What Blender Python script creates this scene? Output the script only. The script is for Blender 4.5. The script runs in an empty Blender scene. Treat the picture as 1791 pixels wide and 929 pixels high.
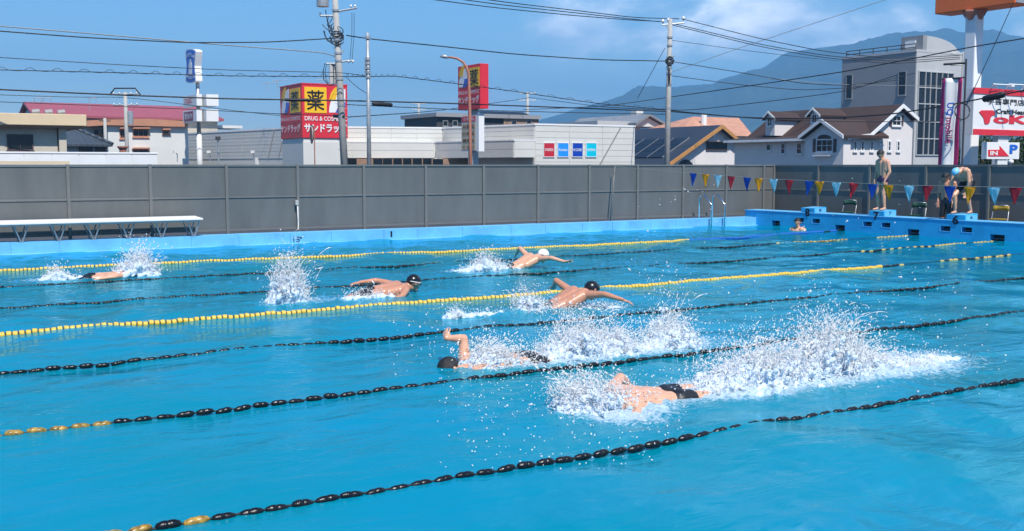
import bpy, bmesh, math, random
import numpy as np
from mathutils import Vector, Matrix

random.seed(7); RNG = np.random.default_rng(11)
SC = bpy.context.scene
COL = SC.collection

# ------------------------------------------------------------------ camera
W, H, F, HOR, CH = 1791.0, 929.0, 1860.0, 289.0, 1.87      # X runs along the pool, Y across it towards the fence
TH = math.radians(58.65); PITCH = math.atan((H/2-HOR)/F)
FW = Vector((math.cos(TH), math.sin(TH), 0)); RT = Vector((math.sin(TH), -math.cos(TH), 0)); UPZ = Vector((0, 0, 1))
CF = FW*math.cos(PITCH)-UPZ*math.sin(PITCH); CU = UPZ*math.cos(PITCH)+FW*math.sin(PITCH)
CAM = Vector((0, 0, CH))
cd = bpy.data.cameras.new('camera'); cd.sensor_width = 36.0; cd.lens = F/W*36.0; cd.clip_start = 0.1; cd.clip_end = 20000
cam = bpy.data.objects.new('camera', cd); COL.objects.link(cam)
m3 = Matrix((RT, CU, -CF)).transposed()
cam.matrix_world = Matrix.Translation(CAM) @ m3.to_4x4()
SC.camera = cam

# ------------------------------------------------------------------ sun and sky
SUN_EL = math.radians(55)
SUN_H = Vector((-0.20, -1.0, 0)).normalized()
SUN = SUN_H*math.cos(SUN_EL)+UPZ*math.sin(SUN_EL)
ld = bpy.data.lights.new('sun', 'SUN'); ld.energy = 4.2; ld.angle = math.radians(0.53); ld.color = (1.0, 0.955, 0.89)
so = bpy.data.objects.new('sun', ld); COL.objects.link(so)
so.rotation_euler = (-SUN).to_track_quat('-Z', 'Y').to_euler(); so.location = (0, -20, 40)
world = bpy.data.worlds.new('World'); SC.world = world; world.use_nodes = True
SC.view_settings.view_transform = 'Standard'; SC.view_settings.look = 'None'
SC.view_settings.exposure = 0.62; SC.view_settings.gamma = 1.0; SC.view_settings.use_curve_mapping = False
SC.cycles.max_bounces = 32; SC.cycles.diffuse_bounces = 24; SC.cycles.transmission_bounces = 24; SC.cycles.transparent_max_bounces = 48; SC.cycles.volume_bounces = 0
SC.cycles.caustics_reflective = False; SC.cycles.caustics_refractive = False
SC.cycles.sample_clamp_indirect = 10.0
try:
    SC.cycles.use_denoising = True
except Exception:
    pass

def build_world():
    nt = world.node_tree; N = nt.nodes; L = nt.links; N.clear()
    out = N.new('ShaderNodeOutputWorld'); bg = N.new('ShaderNodeBackground'); bg.inputs['Strength'].default_value = 0.108
    sky = N.new('ShaderNodeTexSky'); sky.sky_type = 'NISHITA'; sky.sun_disc = False
    sky.sun_elevation = SUN_EL; sky.sun_rotation = math.atan2(SUN_H.x, SUN_H.y)
    sky.altitude = 100; sky.air_density = 1.0; sky.dust_density = 0.1; sky.ozone_density = 1.3
    hs = N.new('ShaderNodeHueSaturation'); hs.inputs['Saturation'].default_value = 1.42; hs.inputs['Value'].default_value = 1.0
    L.new(sky.outputs[0], hs.inputs['Color'])
    tc = N.new('ShaderNodeTexCoord')
    # clouds: noise over the directions of the sky, flattened towards the horizon
    mp = N.new('ShaderNodeMapping'); mp.inputs['Scale'].default_value = (1, 1, 2.3); mp.inputs['Location'].default_value = (0.32, 0.1, 0.0)
    L.new(tc.outputs['Generated'], mp.inputs['Vector'])
    n1 = N.new('ShaderNodeTexNoise'); n1.inputs['Scale'].default_value = 5.2; n1.inputs['Detail'].default_value = 9; n1.inputs['Roughness'].default_value = 0.56; n1.inputs['Distortion'].default_value = 0.25
    L.new(mp.outputs[0], n1.inputs['Vector'])
    n2 = N.new('ShaderNodeTexNoise'); n2.inputs['Scale'].default_value = 9.0; n2.inputs['Detail'].default_value = 6
    L.new(mp.outputs[0], n2.inputs['Vector'])
    # the cloud bank hangs over the mountains (towards +X)
    dt = N.new('ShaderNodeVectorMath'); dt.operation = 'DOT_PRODUCT'; dt.inputs[1].default_value = (0.98, 0.17, 0.02)
    L.new(tc.outputs['Generated'], dt.inputs[0])
    mr = N.new('ShaderNodeMapRange'); mr.inputs['From Min'].default_value = 0.56; mr.inputs['From Max'].default_value = 0.95; mr.inputs['To Min'].default_value = -0.115; mr.inputs['To Max'].default_value = 0.17
    L.new(dt.outputs['Value'], mr.inputs['Value'])
    ad = N.new('ShaderNodeMath'); ad.operation = 'ADD'; L.new(n1.outputs['Fac'], ad.inputs[0]); L.new(mr.outputs[0], ad.inputs[1])
    cr = N.new('ShaderNodeMapRange'); cr.interpolation_type = 'SMOOTHSTEP'; cr.inputs['From Min'].default_value = 0.50; cr.inputs['From Max'].default_value = 0.70; cr.inputs['To Max'].default_value = 0.85
    L.new(ad.outputs[0], cr.inputs['Value'])
    cc = N.new('ShaderNodeValToRGB'); cc.color_ramp.elements[0].position = 0.40; cc.color_ramp.elements[1].position = 0.64
    cc.color_ramp.elements[0].color = (5.6, 6.8, 8.8, 1); cc.color_ramp.elements[1].color = (17.0, 16.6, 16.6, 1)
    L.new(n2.outputs['Fac'], cc.inputs['Fac'])
    mx = N.new('ShaderNodeMix'); mx.data_type = 'RGBA'
    L.new(cr.outputs[0], mx.inputs['Factor']); L.new(hs.outputs[0], mx.inputs[6]); L.new(cc.outputs[0], mx.inputs[7])
    L.new(mx.outputs[2], bg.inputs['Color']); L.new(bg.outputs[0], out.inputs['Surface'])
build_world()

# ------------------------------------------------------------------ sight-line helpers
def ray(px, py): return CF+RT*((px-W/2)/F)-CU*((py-H/2)/F)
def P(px, py, Z): return CAM+ray(px, py)*Z
def onz(px, py, z=0.0):
    d = ray(px, py); return CAM+d*((z-CH)/d.z)
def ony(px, py, Y):
    d = ray(px, py); return CAM+d*(Y/d.y)
def onx(px, py, X):
    d = ray(px, py); return CAM+d*(X/d.x)

# ------------------------------------------------------------------ materials
MATS = {}
def mat(name, col, rough=0.6, var=0.0, vscale=3.0, bump=0.0, bscale=30.0, metal=0.0, spec=0.5, col2=None, stretch=(1, 1, 1), coat=0.0):
    if name in MATS: return MATS[name]
    m = bpy.data.materials.new(name); m.use_nodes = True; nt = m.node_tree; N = nt.nodes; L = nt.links
    b = N['Principled BSDF']; b.inputs['Roughness'].default_value = rough; b.inputs['Metallic'].default_value = metal
    b.inputs['Specular IOR Level'].default_value = spec; b.inputs['Base Color'].default_value = (*col, 1)
    if coat: b.inputs['Coat Weight'].default_value = coat
    geo = N.new('ShaderNodeNewGeometry')
    if var > 0 or bump > 0:
        mp = N.new('ShaderNodeMapping'); mp.inputs['Scale'].default_value = stretch; L.new(geo.outputs['Position'], mp.inputs['Vector'])
    if var > 0:
        n = N.new('ShaderNodeTexNoise'); n.inputs['Scale'].default_value = vscale; n.inputs['Detail'].default_value = 6; n.inputs['Roughness'].default_value = 0.65
        L.new(mp.outputs[0], n.inputs['Vector'])
        r = N.new('ShaderNodeValToRGB'); r.color_ramp.elements[0].position = 0.3; r.color_ramp.elements[1].position = 0.72
        c2 = col2 or tuple(c*(1-var) for c in col)
        r.color_ramp.elements[0].color = (*c2, 1); r.color_ramp.elements[1].color = (*[min(1, c*(1+var*0.35)) for c in col], 1)
        L.new(n.outputs['Fac'], r.inputs['Fac']); L.new(r.outputs['Color'], b.inputs['Base Color'])
        rr = N.new('ShaderNodeMapRange'); rr.inputs['To Min'].default_value = max(0.02, rough-0.1); rr.inputs['To Max'].default_value = min(1, rough+0.12)
        L.new(n.outputs['Fac'], rr.inputs['Value']); L.new(rr.outputs[0], b.inputs['Roughness'])
    if bump > 0:
        n2 = N.new('ShaderNodeTexNoise'); n2.inputs['Scale'].default_value = bscale; n2.inputs['Detail'].default_value = 4
        L.new(mp.outputs[0], n2.inputs['Vector'])
        bp = N.new('ShaderNodeBump'); bp.inputs['Strength'].default_value = bump; bp.inputs['Distance'].default_value = 0.02
        L.new(n2.outputs['Fac'], bp.inputs['Height']); L.new(bp.outputs[0], b.inputs['Normal'])
    MATS[name] = m
    return m
def ribbed(name, col, axis, period, depth, rough=0.5, var=0.15):
    """painted sheet with fine ribs running across one world axis"""
    m = mat(name, col, rough, var, 0.8)
    nt = m.node_tree; N = nt.nodes; L = nt.links; b = N['Principled BSDF']
    geo = N.new('ShaderNodeNewGeometry'); sx = N.new('ShaderNodeSeparateXYZ'); L.new(geo.outputs['Position'], sx.inputs[0])
    mu = N.new('ShaderNodeMath'); mu.operation = 'MULTIPLY'; mu.inputs[1].default_value = 2*math.pi/period; L.new(sx.outputs[axis], mu.inputs[0])
    sn = N.new('ShaderNodeMath'); sn.operation = 'SINE'; L.new(mu.outputs[0], sn.inputs[0])
    bp = N.new('ShaderNodeBump'); bp.inputs['Strength'].default_value = 0.6; bp.inputs['Distance'].default_value = depth
    L.new(sn.outputs[0], bp.inputs['Height']); L.new(bp.outputs[0], b.inputs['Normal'])
    return m

M = dict(
    fence=mat('fence_panel', (0.134, 0.136, 0.130), 0.42, 0.20, 1.3, 0.05, 60, stretch=(1.6, 1.6, 0.35)),
    post=mat('fence_post', (0.165, 0.163, 0.154), 0.4, 0.12, 2),
    pblue=mat('pool_paint', (0.16, 0.52, 0.86), 0.5, 0.16, 2.2, 0.12, 25, col2=(0.13, 0.40, 0.66)),
    pblue_shade=mat('pool_paint_shaded', (0.03, 0.42, 0.78), 0.5, 0.3, 2.0, 0.15, 18, col2=(0.02, 0.33, 0.62)),  # darker copy of the pool paint, with the end wall's shade in it
    floor=mat('pool_floor', (0.02, 0.42, 0.62), 0.6, 0.2, 0.5),
    deck=mat('deck_concrete', (0.30, 0.29, 0.27), 0.8, 0.3, 2, 0.2, 40),
    asphalt=mat('asphalt', (0.055, 0.055, 0.057), 0.85, 0.3, 0.6, 0.2, 30),
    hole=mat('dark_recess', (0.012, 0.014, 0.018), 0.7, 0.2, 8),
    navy=mat('navy_paint', (0.008, 0.012, 0.04), 0.5, 0.3, 12),
    white=mat('white_paint', (0.78, 0.78, 0.76), 0.45, 0.08, 1.5),
    bench=mat('bench_board', (0.80, 0.77, 0.74), 0.5, 0.07, 3),
    alu=mat('brushed_aluminium', (0.45, 0.45, 0.46), 0.35, 0.15, 6, metal=0.7),
    steel=mat('stainless_steel', (0.72, 0.73, 0.74), 0.18, 0.06, 6, metal=1.0),
    cable=mat('cable_black', (0.012, 0.013, 0.015), 0.6, 0.2, 3),
    cablegrey=mat('cable_grey', (0.30, 0.30, 0.29), 0.6, 0.2, 3),
    conc=mat('pole_concrete', (0.42, 0.41, 0.38), 0.8, 0.22, 1.5, 0.25, 14),
    galv=mat('galvanised_steel', (0.45, 0.47, 0.48), 0.45, 0.2, 3, metal=0.5),
    porc=mat('porcelain', (0.75, 0.75, 0.72), 0.2, 0.05, 8),
    red=mat('sign_red', (0.70, 0.028, 0.045), 0.45, 0.07, 0.8),
    yel=mat('sign_yellow', (0.92, 0.52, 0.015), 0.45, 0.05, 1),
    black=mat('sign_black', (0.012, 0.011, 0.010), 0.5, 0.2, 5),
    swhite=mat('sign_white', (0.82, 0.82, 0.80), 0.4, 0.06, 1),
    sblue=mat('sign_blue', (0.012, 0.13, 0.58), 0.4, 0.06, 1),
    sorange=mat('sign_orange', (0.95, 0.19, 0.035), 0.45, 0.08, 0.7),
    cream=mat('cream_render', (0.72, 0.56, 0.36), 0.8, 0.12, 0.7),
    beige=mat('beige_render', (0.56, 0.50, 0.40), 0.85, 0.12, 0.7),
    store=mat('store_panel', (0.66, 0.65, 0.60), 0.55, 0.07, 0.35),
    storeside=ribbed('store_side_panel', (0.60, 0.60, 0.57), 2, 0.30, 0.003, 0.5, 0.06),
    glass=mat('window_glass', (0.012, 0.016, 0.020), 0.10, 0.3, 0.9, spec=0.45),
    glass2=mat('curtain_glass', (0.016, 0.022, 0.030), 0.10, 0.5, 0.5, spec=0.4),
    wframe=mat('window_frame', (0.75, 0.75, 0.75), 0.5, 0.05, 2),
    redroof=ribbed('red_metal_roof', (0.36, 0.085, 0.10), 0, 0.9, 0.02, 0.5, 0.12),
    ora=mat('orange_trim', (0.52, 0.24, 0.14), 0.7, 0.15, 1),
    offw=mat('offwhite_render', (0.70, 0.69, 0.65), 0.8, 0.08, 0.6),
    slate=ribbed('slate_tile_roof', (0.06, 0.075, 0.09), 0, 0.35, 0.05, 0.5, 0.25),
    darkroof=mat('dark_metal_roof', (0.035, 0.04, 0.052), 0.45, 0.2, 0.5),
    solar=mat('solar_cell', (0.016, 0.018, 0.024), 0.35, 0.3, 1.5, spec=0.3),
    wood=mat('barge_board', (0.50, 0.24, 0.07), 0.6, 0.15, 1.5),
    gtile=ribbed('grey_tile_roof', (0.24, 0.26, 0.28), 0, 0.4, 0.06, 0.6, 0.2),
    salmon=mat('salmon_tile_roof', (0.55, 0.27, 0.17), 0.7, 0.3, 1.5, 0.5, 5),
    brownroof=mat('brown_shingle_roof', (0.052, 0.028, 0.021), 0.75, 0.25, 1.2, 0.4, 6),
    house=mat('house_render', (0.74, 0.69, 0.66), 0.8, 0.06, 0.7),
    shutter=mat('shutter_brown', (0.09, 0.06, 0.055), 0.6, 0.15, 3),
    greyb=mat('grey_cladding', (0.30, 0.30, 0.30), 0.6, 0.08, 0.5),
    greyl=mat('grey_cladding_light', (0.50, 0.50, 0.49), 0.6, 0.08, 0.5),
    darkwall=mat('dark_wall', (0.05, 0.05, 0.055), 0.7, 0.2, 0.7),
    brick=mat('brown_brick', (0.36, 0.22, 0.14), 0.8, 0.25, 4, 0.3, 8),
    rust=mat('lamp_rust_paint', (0.42, 0.17, 0.11), 0.55, 0.2, 3),
    magenta=mat('banner_magenta', (0.46, 0.02, 0.14), 0.6, 0.08, 2),
    blackf=mat('float_black', (0.008, 0.008, 0.010), 0.28, 0.4, 22, 0.2, 60, spec=0.4),
    yelf=mat('float_yellow', (0.82, 0.53, 0.07), 0.35, 0.2, 14),
    olivef=mat('float_faded_yellow', (0.55, 0.32, 0.05), 0.35, 0.55, 28, col2=(0.03, 0.022, 0.008)),
    creamf=mat('float_cream', (0.60, 0.42, 0.10), 0.4, 0.45, 24),
    bluef=mat('float_blue', (0.012, 0.12, 0.50), 0.3, 0.2, 20),
    fy=mat('flag_yellow', (0.98, 0.46, 0.008), 0.4, 0.2, 10),
    fb=mat('flag_blue', (0.010, 0.10, 0.50), 0.4, 0.2, 10),
    fr=mat('flag_red', (0.62, 0.035, 0.05), 0.4, 0.2, 10),
    fl=mat('flag_light_blue', (0.45, 0.72, 0.80), 0.3, 0.2, 10),
    green=mat('chair_green', (0.012, 0.06, 0.032), 0.5, 0.15, 9),
    mustard=mat('chair_mustard', (0.34, 0.22, 0.015), 0.5, 0.15, 9),
    bark=mat('bark', (0.09, 0.06, 0.04), 0.9, 0.3, 6),
    capk=mat('cap_black', (0.012, 0.012, 0.014), 0.25, 0.2, 12),
    capw=mat('cap_white', (0.85, 0.85, 0.85), 0.3, 0.05, 12),
    capb=mat('cap_light_blue', (0.22, 0.55, 0.80), 0.35, 0.1, 12),
    suit=mat('swimsuit_black', (0.010, 0.011, 0.014), 0.45, 0.3, 15),
    suitn=mat('swimsuit_navy', (0.015, 0.02, 0.09), 0.45, 0.4, 25, col2=(0.12, 0.02, 0.05)),
    suitb=mat('swimsuit_blue_panel', (0.02, 0.35, 0.75), 0.45, 0.2, 12),
    lens=mat('goggle_lens', (0.03, 0.03, 0.04), 0.08, 0.1, 10, spec=0.9),
    lip=mat('lip', (0.40, 0.14, 0.11), 0.5, 0.1, 30),
)
for k_ in ('fy', 'fb', 'fr', 'fl'):      # thin pennant cloth lets light through
    nt_ = M[k_].node_tree; pb = nt_.nodes['Principled BSDF']; tl = nt_.nodes.new('ShaderNodeBsdfTranslucent'); tl.inputs['Color'].default_value = [min(1, c_*1.2) for c_ in {'fy': (0.98, 0.46, 0.008), 'fb': (0.01, 0.10, 0.50), 'fr': (0.62, 0.035, 0.05), 'fl': (0.55, 0.80, 0.86)}[k_]]+[1]
    ms = nt_.nodes.new('ShaderNodeMixShader'); ms.inputs[0].default_value = 0.45; nt_.links.new(pb.outputs[0], ms.inputs[1]); nt_.links.new(tl.outputs[0], ms.inputs[2]); nt_.links.new(ms.outputs[0], nt_.nodes['Material Output'].inputs['Surface'])
def skin_mat(name, c):
    m = mat(name, c, 0.30, 0.16, 12, 0.14, 45, spec=0.5)
    m.node_tree.nodes['Principled BSDF'].inputs['Coat Weight'].default_value = 0.25
    m.node_tree.nodes['Principled BSDF'].inputs['Coat Roughness'].default_value = 0.12
    return m
M['skin'] = skin_mat('skin_tan', (0.56, 0.255, 0.15)); M['skin2'] = skin_mat('skin_light', (0.70, 0.37, 0.23))
M['hair'] = mat('hair_black', (0.014, 0.012, 0.011), 0.5, 0.3, 40, 0.5, 120)

# ------------------------------------------------------------------ object helpers
ORG = {}
def props(o, label=None, cat=None, group=None, kind=None):
    if label: o['label'] = label
    if cat: o['category'] = cat
    if group: o['group'] = group
    if kind: o['kind'] = kind
    return o
def link(name, me, material=None, parent=None, loc=None):
    o = bpy.data.objects.new(name, me); COL.objects.link(o)
    if material is not None and me is not None and not me.materials: me.materials.append(material)
    if parent is not None: o.parent = parent; ORG[o.name] = ORG.get(parent.name, Vector())
    else: ORG[o.name] = Vector()
    if loc is not None: o.location = loc
    return o
def thing(name, label, cat, loc=(0, 0, 0), group=None):
    o = bpy.data.objects.new(name, None); COL.objects.link(o); o.location = loc; o.empty_display_size = 0.2
    ORG[o.name] = Vector(loc); return props(o, label, cat, group)
class MB:
    def __init__(s): s.v = []; s.f = []
    def add(s, vs, fs):
        n = len(s.v); s.v += [Vector(v) for v in vs]; s.f += [tuple(i+n for i in f) for f in fs]; return s
    def box(s, x0, y0, z0, x1, y1, z1):
        x0, x1 = sorted((x0, x1)); y0, y1 = sorted((y0, y1)); z0, z1 = sorted((z0, z1))
        return s.add([(x0, y0, z0), (x1, y0, z0), (x1, y1, z0), (x0, y1, z0), (x0, y0, z1), (x1, y0, z1), (x1, y1, z1), (x0, y1, z1)],
                     [(0, 3, 2, 1), (4, 5, 6, 7), (0, 1, 5, 4), (1, 2, 6, 5), (2, 3, 7, 6), (3, 0, 4, 7)])
    def prism(s, poly, vec):
        n = len(poly); vec = Vector(vec); a = [Vector(p) for p in poly]
        return s.add(a+[p+vec for p in a], [tuple(range(n)), tuple(range(2*n-1, n-1, -1))]+[(i, i+n, (i+1) % n+n, (i+1) % n) for i in range(n)])
    def cyl(s, p0, p1, r0, r1=None, n=10):
        r1 = r0 if r1 is None else r1; p0 = Vector(p0); p1 = Vector(p1); d = (p1-p0).normalized()
        a = d.cross(Vector((0, 0, 1)) if abs(d.z) < 0.9 else Vector((1, 0, 0))).normalized(); b = d.cross(a)
        vs = []
        for p, r in ((p0, r0), (p1, r1)):
            vs += [p+(a*math.cos(2*math.pi*i/n)+b*math.sin(2*math.pi*i/n))*r for i in range(n)]
        return s.add(vs, [(i, (i+1) % n, (i+1) % n+n, i+n) for i in range(n)]+[tuple(range(n-1, -1, -1)), tuple(range(n, 2*n))])
    def tube(s, pts, r, n=6):
        pts = [Vector(p) for p in pts]; k = len(pts); rs = r if isinstance(r, (list, tuple)) else [r]*k; vs = []; fs = []
        for i, p in enumerate(pts):
            d = (pts[min(i+1, k-1)]-pts[max(i-1, 0)]).normalized()
            a = d.cross(Vector((0, 0, 1)) if abs(d.z) < 0.95 else Vector((1, 0, 0))).normalized(); b = d.cross(a)
            vs += [p+(a*math.cos(2*math.pi*j/n)+b*math.sin(2*math.pi*j/n))*rs[i] for j in range(n)]
        for i in range(k-1):
            fs += [(i*n+j, i*n+(j+1) % n, (i+1)*n+(j+1) % n, (i+1)*n+j) for j in range(n)]
        fs += [tuple(range(n-1, -1, -1)), tuple(range((k-1)*n, k*n))]
        return s.add(vs, fs)
    def lathe(s, prof, axis='z', n=10, c=(0, 0, 0)):
        c = Vector(c); vs = []; fs = []; k = len(prof)
        for h, r in prof:
            for j in range(n):
                a = 2*math.pi*j/n; u, v = r*math.cos(a), r*math.sin(a)
                vs.append(c+(Vector((u, v, h)) if axis == 'z' else Vector((h, u, v)) if axis == 'x' else Vector((v, h, u))))
        for i in range(k-1): fs += [(i*n+j, i*n+(j+1) % n, (i+1)*n+(j+1) % n, (i+1)*n+j) for j in range(n)]
        fs += [tuple(range(n-1, -1, -1)), tuple(range((k-1)*n, k*n))]
        return s.add(vs, fs)
    def mesh(s, name, org=Vector(), smooth=False):
        me = bpy.data.meshes.new(name); me.from_pydata([tuple(v-org) for v in s.v], [], s.f); me.validate()
        bm = bmesh.new(); bm.from_mesh(me); bmesh.ops.recalc_face_normals(bm, faces=bm.faces); bm.to_mesh(me); bm.free()
        if smooth: me.polygons.foreach_set('use_smooth', [True]*len(me.polygons)); 
        return me
    def build(s, name, material, parent=None, smooth=False, bevel=0.0):
        org = ORG.get(parent.name, Vector()) if parent is not None else Vector()
        o = link(name, s.mesh(name, org, smooth), material, parent)
        if bevel > 0:
            md = o.modifiers.new('bevel', 'BEVEL'); md.width = bevel; md.segments = 2; md.limit_method = 'ANGLE'
        return o
def single(name, mb, material, label, cat, base=None, group=None, smooth=False, bevel=0.0):
    """a thing that is one mesh; origin at its base"""
    lo = Vector((sum(v.x for v in mb.v)/len(mb.v), sum(v.y for v in mb.v)/len(mb.v), min(v.z for v in mb.v))) if base is None else Vector(base)
    o = link(name, mb.mesh(name, lo, smooth), material); o.location = lo; ORG[o.name] = lo
    if bevel > 0:
        md = o.modifiers.new('bevel', 'BEVEL'); md.width = bevel; md.segments = 2; md.limit_method = 'ANGLE'
    return props(o, label, cat, group)
def struct(name, mb, material, bevel=0.0, smooth=False):
    o = mb.build(name, material, None, smooth, bevel); o['kind'] = 'structure'; return o

# faces: ('y', Y) looks towards -Y (u = X), ('x', X) looks towards -X (u = Y), ('p', origin, along, outward) any upright plane
def pix(face, px, py):
    if face[0] == 'y':
        p = ony(px, py, face[1]); return p.x, p.z
    if face[0] == 'x':
        p = onx(px, py, face[1]); return p.y, p.z
    d = ray(px, py); n = face[3]; t_ = (face[1]-CAM).dot(n)/d.dot(n); p = CAM+d*t_
    return (p-face[1]).dot(face[2]), p.z
def fpt(face, u, v, w=0.0):
    if face[0] == 'y': return Vector((u, face[1]-w, v))
    if face[0] == 'x': return Vector((face[1]-w, u, v))
    p = face[1]+face[2]*u+face[3]*w; return Vector((p.x, p.y, v))
def pface(pxa, Za, pxb, Zb, py=262):
    a = P(pxa, py, Za); b = P(pxb, py, Zb); d = Vector((b.x-a.x, b.y-a.y, 0)).normalized(); n = Vector((d.y, -d.x, 0))
    return ('p', Vector((a.x, a.y, 0)), d, n)
def fbox(mb, face, u0, v0, u1, v1, w0, w1):
    if face[0] == 'p': return fpoly(mb, face, [(u0, v0), (u1, v0), (u1, v1), (u0, v1)], w0, w1)
    a = fpt(face, u0, v0, w0); b = fpt(face, u1, v1, w1); return mb.box(a.x, a.y, a.z, b.x, b.y, b.z)
def fpixbox(mb, face, px0, py0, px1, py1, w0, w1):
    c = (px0+px1)/2; r = (py0+py1)/2
    return fbox(mb, face, pix(face, px0, r)[0], pix(face, c, py1)[1], pix(face, px1, r)[0], pix(face, c, py0)[1], w0, w1)
def fpoly(mb, face, pts, w0, w1):
    a = [fpt(face, u, v, w1) for u, v in pts]; return mb.prism(a, fpt(face, 0, 0, w0)-fpt(face, 0, 0, w1))
def fpixpoly(mb, face, pts, w0, w1): return fpoly(mb, face, [pix(face, *p) for p in pts], w0, w1)

def text_verts(txt, bold=0.0):
    cu = bpy.data.curves.new('lettering', 'FONT'); cu.body = txt; cu.size = 1.0; cu.offset = bold; cu.resolution_u = 3; cu.fill_mode = 'FRONT'
    o = bpy.data.objects.new('lettering', cu); COL.objects.link(o)
    dg = bpy.context.evaluated_depsgraph_get(); dg.update()
    me = bpy.data.meshes.new_from_object(o.evaluated_get(dg))
    vs = [v.co.copy() for v in me.vertices]; fs = [tuple(p.vertices) for p in me.polygons]
    bpy.data.objects.remove(o); bpy.data.curves.remove(cu); bpy.data.meshes.remove(me)
    return vs, fs
def text_on(face, txt, u0, v0, u1, v1, w, material, parent, bold=0.0, name='lettering', rot=False):
    """lettering filling the rectangle (u0 = left end as read, v0 = bottom) on a face"""
    vs, fs = text_verts(txt, bold)
    if not vs: return None
    if rot: vs = [Vector((v.y, -v.x, 0)) for v in vs]
    x0 = min(v.x for v in vs); x1 = max(v.x for v in vs); y0 = min(v.y for v in vs); y1 = max(v.y for v in vs)
    mb = MB(); mb.add([fpt(face, u0+(u1-u0)*(v.x-x0)/max(1e-6, x1-x0), v0+(v1-v0)*(v.y-y0)/max(1e-6, y1-y0), w) for v in vs], fs)
    return mb.build(name, material, parent)
def text_pix(face, txt, px0, py0, px1, py1, w, material, parent, bold=0.0, name='lettering', rot=False):
    """pixel rectangle: left, top, right, bottom"""
    a = pix(face, px0, (py0+py1)/2)[0]; b = pix(face, px1, (py0+py1)/2)[0]; c = (px0+px1)/2
    return text_on(face, txt, a, pix(face, c, py1)[1], b, pix(face, c, py0)[1], w, material, parent, bold, name, rot)

GZ = -0.6   # street level
# ================================================================== setting: ground, deck, pool
PX0, PX1, PY0, PY1 = -1.1, 23.9, 1.0, 24.5          # inner faces of the basin
mb = MB(); mb.add([(-5000, -5000, GZ), (5000, -5000, GZ), (5000, 5000, GZ), (-5000, 5000, GZ)], [(0, 1, 2, 3)])
struct('ground', mb, M['asphalt'])
mb = MB()                                            # deck round the pool: four slabs
mb.box(-8, -6, GZ+0.004, PX1+1.6, PY0-0.45, 0.22); mb.box(-8, PY0-0.44, GZ+0.004, PX0-0.45, 25.55, 0.22)
mb.box(PX0-0.44, 25.02, GZ+0.004, 24.0, 25.75, 0.12); mb.box(24.52, PY0-0.44, GZ+0.004, 25.75, 25.01, 0.05)
struct('pool_deck', mb, M['deck'])
mb = MB()
mb.box(PX0-0.3, PY0-0.3, -1.55, PX1+0.3, PY1+0.3, -1.40)
mb.box(PX0-0.3, PY0-0.3, -1.40, PX0, PY1+0.3, 0.20); mb.box(PX0, PY0-0.3, -1.40, PX1, PY0, 0.20)
mb.box(PX0, PY1, -1.40, PX1, PY1+0.3, -0.02)
basin = struct('pool_basin', mb, M['floor'])
# painted coping along the fence, in cast lengths with joints
mb = MB(); mb.box(-0.5, 0, -0.42, 0.5, 0.52, 0.25)
cop = mb.mesh('coping_block')
k = 0; x = PX0
lens = [1.25, 1.05, 1.4, 0.95, 1.3, 1.5, 1.1]
coping = thing('pool_coping', 'long light blue painted coping running below the grey fence', 'pool edge', (0, PY1, 0))
while x < PX1-0.02:
    L = min(lens[k % 7], PX1-x); k += 1
    o = link('coping_block', cop, M['pblue'], coping, (x+L/2, 0, random.uniform(-0.003, 0.003))); o.scale = (L-0.008, 1, 1)
    if k == 1:
        pass
    x += L
mb = MB(); mb.box(PX0, PY1-0.10, -0.5, PX1-0.02, PY1-0.002, 0.012); mb.build('ledge', M['pblue'], coping, bevel=0.01)
mb = MB(); mb.box(PX0, PY1+0.02, -0.4, PX1-0.01, PY1+0.5, 0.235); mb.build('core', M['pblue'], coping)
# painted metre marks on the coping
fc = ('y', PY1)
a, b = pix(fc, 513, 424), pix(fc, 524, 414)
text_on(fc, '15', a[0], a[1], b[0], b[1], 0.006, M['navy'], coping, 0.012)
a, b = pix(fc, 524.3, 418), pix(fc, 527.6, 414)
text_on(fc, 'M', a[0], a[1], b[0], b[1], 0.006, M['navy'], coping, 0.012)
mb = MB(); u = PX1-12.55; fbox(mb, fc, u-0.02, 0.06, u+0.03, 0.21, 0.003, 0.006); mb.build('half_way_mark', M['navy'], coping)

# end wall with anchor recesses
endw = thing('end_wall', 'bright blue pool end wall with dark recessed grab holes', 'pool wall', (PX1, 12, 0))
ZT = 0.44
holes = [(23.66, 0.09, 0.34, 0.17), (21.14, 0.075, 0.36, 0.17), (18.64, 0.08, 0.37, 0.17), (16.17, 0.075, 0.40, 0.17)]
for bc in (22.38, 19.87, 17.36, 14.86):
    holes += [(bc+0.30, 0.235, 0.30, 0.125), (bc-0.33, 0.235, 0.30, 0.125)]
holes += [(13.67, 0.075, 0.40, 0.17), (11.17, 0.075, 0.4, 0.17)]
wy0, wy1 = PY0-0.3, 24.52
mb = MB()
hs_ = sorted((h[0]-h[2]/2, h[0]+h[2]/2, h[1]-h[3]/2, h[1]+h[3]/2) for h in holes)
y = wy0
for y0, y1, z0, z1 in hs_:
    if y0 > y: mb.box(PX1, y, -1.4, PX1+0.25, y0, ZT)
    mb.box(PX1, y0, -1.4, PX1+0.25, y1, z0); mb.box(PX1, y0, z1, PX1+0.25, y1, ZT); y = y1
mb.box(PX1, y, -1.4, PX1+0.25, wy1, ZT)
mb.box(PX1+0.25, wy0, -1.4, PX1+0.6, wy1, ZT)
mb.build('wall', M['pblue_shade'], endw)
mb = MB(); mb.box(PX1-0.012, wy0, ZT+0.002, PX1+0.6, wy1+0.02, ZT+0.03); mb.build('top_slab', M['pblue'], endw, bevel=0.008)
mb = MB(); mb.box(PX1+0.02, wy1+0.001, -0.3, PX1+0.6, wy1+0.5, ZT); mb.build('return_wall', M['pblue_shade'], endw)
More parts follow.
